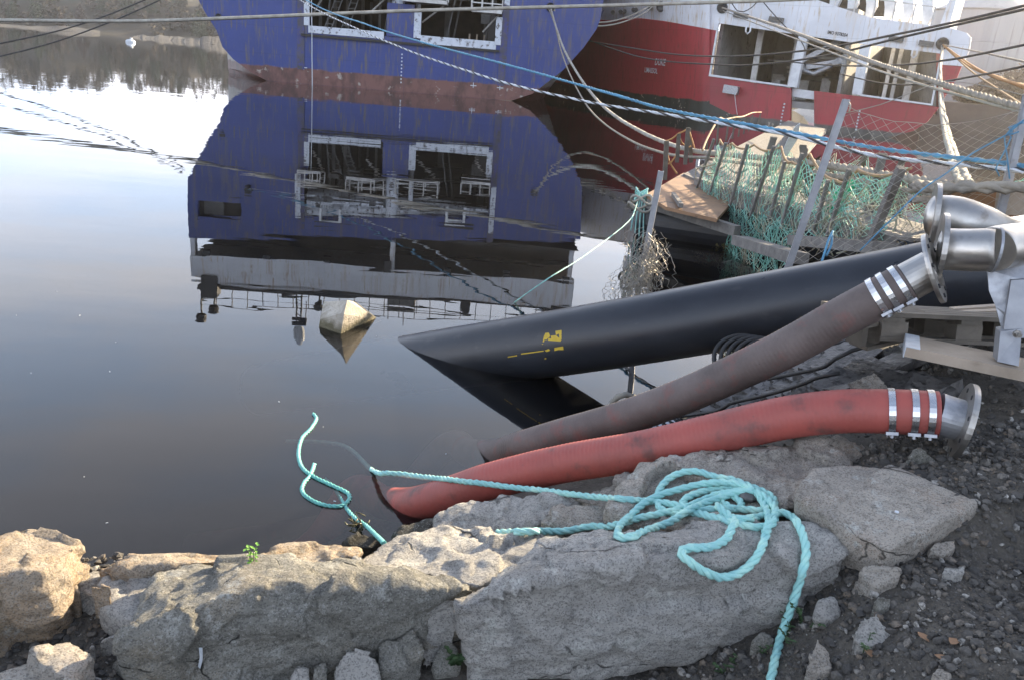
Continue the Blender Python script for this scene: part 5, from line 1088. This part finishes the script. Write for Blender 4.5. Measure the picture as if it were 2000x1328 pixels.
E4 = W(1384, 308, .9)
rope('thinner gray hawser hanging below the thick white one', [fh-Vector((.1, 0, .1))]+[VP(fh, E4, u, v) for u, v in [(1084, 50), (1096, 100), (1115, 150), (1145, 205), (1180, 242), (1235, 277), (1290, 298), (1340, 307)]]+[E4], .036, 'ropeold')
hb0 = [W(1382, 299, .95), VP(ga, gb, 1450, 308)+gs*.9, VP(ga, gb, 1530, 322)+gs*1.0, VP(ga, gb, 1610, 337)+gs*1., VP(ga, gb, 1700, 353)+gs*.95, Y(1790, 364, 7.9), Y(1850, 368, 7.4), Y(1930, 366, 7.1), Y(2080, 366, 6.9)]
rope('thick hairy gray hawser lying along the gangway to the right edge', hb0, .062, 'ropeold', .4)
rope('second gray hawser lying under the thick one along the gangway', [p+Vector((0, .05, -.13)) for p in hb0[:6]]+[Y(1832, 392, 7.6)], .04, 'ropeold', .3)
E5 = Y(1285, 3, crv(T_Y, 1285)-.5)
for lab, dv, r_ in (('upper slack white line hanging from the blue ship to the red ship', 0, .05), ('lower slack white line hanging from the blue ship to the red ship', 7, .05)):
    rope(lab, [fh]+[VP(fh, E5, u, v+dv) for u, v in [(1095, 24), (1120, 38), (1155, 44), (1190, 43), (1225, 34), (1260, 18)]]+[E5], r_, 'ropewhite')
def fan(label, pts, y0, y1, r, mat, tw=None): two(label, pts, y0, y1, r, mat, tw=tw)
fan('bundle of gray hawsers running down from the red ship to the right edge', [(1411, 16), (1500, 46), (1600, 82), (1700, 120), (1800, 152), (1900, 183), (2030, 220)], YS-.5, 10, .05, 'ropeold', .5)
fan('thin gray line just under the bundle of hawsers from the red ship', [(1413, 22), (1500, 56), (1600, 94), (1700, 133), (1800, 166), (1900, 194), (2030, 228)], YS-.5, 10, .022, 'ropewhite')
fan('left strand of the pale rope hanging from the red ship down to the bank', [(1840, 90), (1836, 130), (1836, 190), (1843, 245), (1856, 300), (1868, 340), (1877, 361)], 49.5, 7.6, .045, 'ropewhite', .3)
fan('right strand of the pale rope hanging from the red ship down to the bank', [(1842, 92), (1838, 130), (1840, 190), (1849, 245), (1864, 298), (1882, 338), (1894, 361)], 49.5, 7.4, .045, 'ropewhite', .3)
for i, (lab, pts, y0, y1, mt, r_) in enumerate([
 ('uppermost black line curving across the red ship to the top right corner', [(1130, 78), (1230, 94), (1330, 108), (1450, 110), (1600, 96), (1760, 66), (1900, 36), (2040, 2)], 66, 20, 'ropeblack', .035),
 ('second black line just under the first one curving to the top right', [(1130, 72), (1250, 112), (1400, 127), (1500, 125), (1620, 108), (1760, 74), (1900, 42), (2040, 10)], 66, 20, 'ropeblack', .035),
 ('black line slung low across the right half of the red ship', [(1500, 118), (1620, 128), (1750, 128), (1850, 118), (1930, 103), (2040, 80)], 54.5, 18, 'ropeblack', .03),
 ('lower black line across the right opening of the red ship', [(1640, 145), (1720, 163), (1800, 165), (1900, 150), (2040, 122)], 52.5, 18, 'ropeblack', .03),
 ('black line dropping from the red ship past its left pillar', [(1483, -6), (1500, 16), (1535, 54), (1565, 82), (1572, 98)], 54.8, 53.5, 'ropeblack', .03),
 ('black line hooked over the roller of the red ship', [(1425, 0), (1440, 22), (1452, 24), (1470, 14), (1482, 0)], 55.2, 55.2, 'ropeblack', .03),
 ('orange mooring line at the right of the red ship', [(1842, 88), (1880, 116), (1930, 146), (2040, 180)], 49.5, 14, 'ropeorange', .035),
 ('second orange mooring line fanning out to the right edge', [(1842, 90), (1890, 128), (1950, 152), (2040, 187)], 49.5, 14, 'ropeorange', .035),
 ('brown line running steeply from the red ship to the right edge', [(1842, 90), (1890, 134), (1950, 176), (2040, 232)], 49.5, 14, 'ropetan', .03),
 ('thin gray line running from the red ship across the silo', [(1842, 88), (1920, 104), (2040, 130)], 49.5, 16, 'ropeold', .025)]): two(lab, pts, y0, y1, r_, mt, st=.25)
two('thin white heaving line hanging straight down the blue hull', [(608, -20), (609, 40), (609.5, 120), (610, 174)], 56.2, 56.2, .03, 'label', name='heaving_line', st=.3)
two('thin line hanging from the outlet box on the red hull', [(1435, 186), (1437, 205), (1440, 225)], 55.6, 55.6, .02, 'label', name='heaving_line', st=.3)
a_ = kn if False else W(1247, 395, .66)
mb = MB(); mb.twist(catmull([W(1250, 378, .68), W(1243, 402, .55), Y(1232, 428, 11.), Y(1196, 460, 10.2), Y(1130, 508, 9.0), Y(1070, 545, 8.3), W(1005, 591, .0), W(960, 625, -.25)], .08), .008, .08, .016, 3, 4); build('teal_line', mb, M['teal'], label='thin teal line running from the pontoon corner down into the water', cat='rope')
mb = MB(); 
for pts in ([(2012, 225), (1985, 248), (1968, 262), (1975, 268), (1960, 300), (1945, 330), (1952, 345)], [(2000, 235), (1972, 255), (1962, 268), (1966, 300), (1972, 350)], [(1966, 264), (1900, 300), (1850, 338), (1800, 372), (1740, 430), (1680, 490)], [(1990, 258), (1965, 266), (1978, 258), (1970, 250), (2000, 240)]):
    mb.tube(catmull([Y(u, v, 7.05) for u, v in pts], .05), .0065, 6)
build('rope_end', mb, M['blue'], label='blue rope end knotted round the right hand fence post', cat='rope')
mb = MB(); mb.tube(catmull([Y(1627, 452, 7.7), Y(1618, 470, 7.6), Y(1612, 490, 7.5), Y(1604, 515, 7.4)], .04), .011, 6); mb.tube(catmull([Y(1625, 455, 7.7), Y(1624, 478, 7.6), Y(1614, 500, 7.5)], .04), .011, 6); build('rope_end', mb, M['blue'], label='short blue rope dangling from the foot of the gangway', cat='rope')

# ------------------------------------------------------------------ the teal rope on the rocks and in the water
Z = lambda L: [(1150+x/4, 880+y/4) for x, y in L]
TR = .0168
def spline2(px, step=6):
    P = catmull([Vector((u, v, 0)) for u, v in px], step); return [(p.x, p.y) for p in P]
coil1 = spline2(Z([(0, 355), (250, 374), (430, 392), (560, 402), (690, 425), (800, 462), (930, 505), (1080, 528), (1230, 530), (1370, 505), (1450, 450), (1440, 370), (1360, 318), (1240, 270), (1110, 222), (980, 200), (860, 162), (740, 165), (620, 220), (545, 320), (540, 415), (590, 470), (720, 486), (860, 466), (1000, 450), (1130, 452), (1260, 460), (1370, 470), (1400, 440), (1350, 380), (1200, 300), (1060, 292), (900, 315), (770, 365), (728, 425), (780, 470), (900, 500), (1060, 545), (1220, 585), (1360, 595), (1440, 560), (1470, 480), (1510, 480), (1590, 515), (1650, 600), (1690, 720), (1695, 830), (1655, 990), (1610, 1140), (1560, 1280)])+[(1523, 1250), (1505, 1328), (1495, 1380)])
coil2 = spline2([(972, 1040), (1010, 1038), (1060, 1037)]+Z([(-180, 625), (0, 590), (140, 590), (260, 565), (400, 520), (560, 490), (720, 450), (860, 400), (1020, 335), (1130, 350), (1200, 420), (1150, 450), (1080, 425), (1020, 370), (1080, 330), (1200, 310), (1300, 318), (1360, 400), (1405, 520), (1370, 700), (1310, 830), (1190, 945), (1040, 988), (900, 940), (780, 860), (716, 790), (790, 758), (950, 750), (1070, 690), (1120, 600), (1140, 540), (1050, 470), (1000, 420)]))
coil3 = spline2(Z([(1300, 315), (1180, 322), (1000, 372), (800, 452), (640, 552), (450, 622), (300, 680), (228, 662), (240, 590), (330, 500), (430, 410), (560, 342), (720, 296), (880, 258), (1050, 245), (1210, 268), (1330, 330), (1420, 400), (1460, 470), (1420, 560), (1380, 640)]))
mb = MB()
for px, lift in ((coil1, .02), (coil2, .034), (coil3, .058)):
    P = drape(px, lift, 4, 3)
    if px is coil1:
        tail = [W(560, 860, -.95), W(665, 868, -.42), W(727, 918, 0.0), ]
        a = tail[-1]; b = P[0]; lead = [a.lerp(b, k/10)-Vector((0, 0, .05*4*(k/10)*(1-k/10))) for k in range(1, 10)]
        # keep the run on the picture line between the water and the coil
        run = [(760, 923), (820, 930), (900, 938), (1000, 950), (1080, 959)]
        run = [(760, 923), (790, 926), (820, 930), (850, 933), (880, 936), (910, 940), (940, 943), (970, 947), (1000, 951), (1030, 954), (1060, 957), (1090, 961), (1120, 965)]
        lead = []
        for u, v in run:
            p = VP(a, b, u, v); dr = Vector(ray(u, v)).normalized(); hh = HB.ray_cast(Vector(EYE), dr)
            if hh[0] and hh[3] < (p-Vector(EYE)).length+.06: p = hh[0]-dr*.028
            lead.append(p)
        ld = [(p-Vector(EYE)).length for p in lead]
        for _ in range(4): ld = [min(ld[i], sum(ld[max(0, i-1):i+2])/len(ld[max(0, i-1):i+2])) for i in range(len(ld))]
        lead = [Vector(EYE)+Vector(ray(u, v)).normalized()*l_ for (u, v), l_ in zip(run, ld)]; P = catmull(tail+lead+[P[0]], .03)[:-1]+P
    mb.twist(P, TR, .13, .016, 3, 7)
build('teal_rope', mb, M['teal'], label='tangled coil of twisted teal rope lying over the boulders with one end in the water', cat='rope')
mb = MB()
sq = [(612, 808), (618, 818), (606, 838), (590, 855), (583, 885), (590, 912), (612, 930), (650, 948), (678, 962), (682, 975), (665, 988), (630, 985), (602, 972), (590, 958), (594, 942), (606, 928), (614, 906)]
mb.twist(catmull([W(u, v, .004) for u, v in sq], .02), .0135, .09, .014, 3, 6)
mb.twist(catmull([W(636, 935, -.05), W(655, 955, -.02), W(672, 985, -.004), W(690, 1008, .01), W(715, 1026, .06), W(735, 1045, .14), W(750, 1060, .3)], .02), .0125, .09, .014, 3, 6)
build('floating_rope', mb, M['teal2'], label='loop of teal rope floating on the dark water left of the red hose', cat='rope')
mb = MB(); rw = random.Random(2)
for k in range(16): p = W(702+rw.gauss(0, 7), 1026+rw.gauss(0, 5), .05); mb.tube(catmull([p, p+Vector((rw.gauss(0, .02), rw.gauss(0, .02), rw.uniform(-.02, .03))), p+Vector((rw.gauss(0, .025), rw.gauss(0, .025), rw.uniform(-.03, .03)))], .02), .004, 4)
build('seaweed', mb, M['seaweed'], label='small dark tuft of weed caught on the teal line at the shore', cat='seaweed', kind='stuff')
mb = MB(); rw = random.Random(31)
for k in range(16):
    p = W(rw.uniform(20, 1000), rw.uniform(560, 1060), .002); a = rw.uniform(0, 6.3); q = rw.uniform(.003, .007); d_ = Vector((math.cos(a), math.sin(a), 0)); mb.bar(p-d_*q, p+d_*q, q*.6, .004)
build('floating_debris', mb, M['label'], label='tiny pale specks floating on the dark water', cat='debris', kind='stuff')
mb = MB(); h = hit(1462, 977); c = h[0]; bmx = bmesh.new()
mb.grid([[c+Vector((math.cos(2*math.pi*j/12)*math.sin(math.pi*i/8)*.045, math.sin(2*math.pi*j/12)*math.sin(math.pi*i/8)*.035, .02+math.cos(math.pi*i/8)*.022)) for j in range(13)] for i in range(9)]); build('pebble', mb, M['mat'], label='smooth dark pebble lying inside the teal rope coil', cat='stone')
# ------------------------------------------------------------------ weeds
def leaf(mb, p, d, L, wd, up=Vector((0, 0, 1))):
    d = d.normalized(); s = d.cross(up); s = s.normalized() if s.length > 1e-3 else Vector((1, 0, 0)); n = s.cross(d)
    q = [p, p+d*L*.25+s*wd*.7, p+d*L*.55+s*wd, p+d*L-n*L*.15, p+d*L*.55-s*wd, p+d*L*.25-s*wd*.7, p+d*L*.5-n*wd*.3]
    mb.add(q, [(0, 1, 6), (1, 2, 6), (2, 3, 6), (3, 4, 6), (4, 5, 6), (5, 0, 6)])
def plant(name, label, u, v, n, hgt, L, mat, seed, spread=.5, group=None):
    h = hit(u, v); p = h[0]; r = random.Random(seed); e = empty(name, p, label, 'plant', group); sb = MB(); lb = MB()
    for k in range(n):
        a = r.uniform(0, 6.28); q = p+Vector((math.cos(a)*spread*hgt*.4*r.random(), math.sin(a)*spread*hgt*.4*r.random(), 0)); tip = q+Vector((math.cos(a)*spread*hgt*r.uniform(.3, 1), math.sin(a)*spread*hgt*r.uniform(.3, 1), hgt*r.uniform(.6, 1.1))); P = catmull([q-Vector((0, 0, .02)), q.lerp(tip, .5)+Vector((0, 0, hgt*.12)), tip], .01); sb.tube(P, .0015, 4)
        for i in range(2, len(P), 2):
            for s_ in (-1, 1): aa = a+s_*r.uniform(.8, 1.6); leaf(lb, P[i], Vector((math.cos(aa), math.sin(aa), r.uniform(-.1, .6))), L*r.uniform(.6, 1.2), L*.32)
    build('stem', sb, M['leafdark'], e); build('leaves', lb, M[mat], e, fixn=False)
plant('weed', 'bright green sprig growing out of the rocks against the dark water', 494, 1096, 4, .075, .018, 'leaf', 1, .25)
WG = 'weeds between the stones'
plant('weed', 'dark fern like weed below the hanging end of the teal rope', 1580, 1215, 6, .06, .022, 'leafdark', 2, 1.1, WG)
plant('weed', 'dark weed sprawling left of the pale triangular stone', 1545, 1245, 5, .05, .02, 'leafdark', 3, 1.3, WG)
plant('weed', 'lighter green weed under the right end of the largest boulder', 1490, 1270, 4, .05, .018, 'leafdark', 4, .8, WG)
plant('weed', 'green weed in the bottom hollow under the largest boulder', 1415, 1305, 5, .045, .022, 'leafdark', 5, 1.2, WG)
plant('weed', 'broad leaved dark weed in the gap between the two biggest boulders', 888, 1285, 5, .05, .03, 'leafdark', 6, 1., WG)
plant('weed', 'small dark weed beside the blue gray stone', 1690, 1262, 4, .035, .016, 'leafdark', 7, 1.2, WG)
for i, (u, v) in enumerate([(1790, 1240), (1855, 1265), (1822, 1285), (1700, 1290)]):
    h = hit(u, v); mb = MB(); r = random.Random(i); a = r.uniform(0, 6); mb_ = leaf(mb, h[0]+Vector((0, 0, .015)), Vector((math.cos(a), math.sin(a), .1)), .05, .016)
    build('dead_leaf', mb, M['woodorange'], label=['withered brown leaf on the gravel right of the blue gray stone', 'withered leaf on the gravel farthest right', 'curled brown leaf near the bottom of the gravel', 'brown leaf lying by the pale triangular stone'][i], cat='leaf', group='dead leaves')
# bird lime on the rock faces
for i, L in enumerate([[(388, 1262), (396, 1262), (396, 1285), (393, 1305), (388, 1300), (390, 1282)], [(1748, 997), (1756, 1000), (1754, 1004), (1746, 1001)]]):
    q = []
    for u, v in L: h = hit(u, v); q.append(h[0]+h[1]*.004-Vector(ray(u, v))*.004)
    mb = MB(); mb.add(q, [tuple(range(len(q)))]); build('bird_dropping', mb, M['label'], label=['white streak of bird lime on the dark rock face', 'white fleck on the pale flat slab'][i], cat='bird lime', fixn=False)

# ------------------------------------------------------------------ veil for lens glare; unseen block added at right to shade the gravel
mb = MB(); mb.box((0, 215, 24.5), 660, 480, 57)
m, t, b = newmat('glare_haze_air'); t.nodes.remove(b); pv = nd(t, 'ShaderNodeVolumePrincipled'); pv.inputs['Color'].default_value = (1, .97, .93, 1); pv.inputs['Density'].default_value = .0003; pv.inputs['Anisotropy'].default_value = .78
t.links.new(pv.outputs[0], t.nodes['Material Output'].inputs['Volume'])
build('glare_haze', mb, m, label='thin bright veil added over the harbour for lens glare', cat='glare_haze', kind='stuff')  # thin volume added to stand in for lens glare; it also softens the hill
e = empty('added_shade_block', (9, 9, 1), 'green clad block added out of view beyond the right edge to cast shade', 'shade_block')
sv = Vector((math.sin(SUN_AZ), math.cos(SUN_AZ), 0)); sq_ = Vector((sv.y, -sv.x, 0))
c0 = Vector((.1, 2.35, 0))+sv*10.2  # added block stands towards the sun so its edge bounds the shade
def shp(a, b, z): q = c0+sq_*a+sv*b; return Vector((q.x, q.y, z))
mb = MB(); mb.prism([shp(0, 0, .8), shp(6.5, 0, .8), shp(6.5, 0, 5.4), shp(0, 0, 5.1)], sv*4); build('wall', mb, M['shade_block'], e)
mb = MB(); mb.prism([shp(-.15, -.2, 5.11), shp(6.7, -.2, 5.41), shp(6.7, -.2, 5.51), shp(-.15, -.2, 5.21)], sv*4.4); build('roof', mb, M['galv'], e)
mb = MB(); mb.prism([shp(2, -.04, .9), shp(4.4, -.04, .9), shp(4.4, -.04, 3.2), shp(2, -.04, 3.2)], sv*.04); build('door', mb, M['galv'], e)
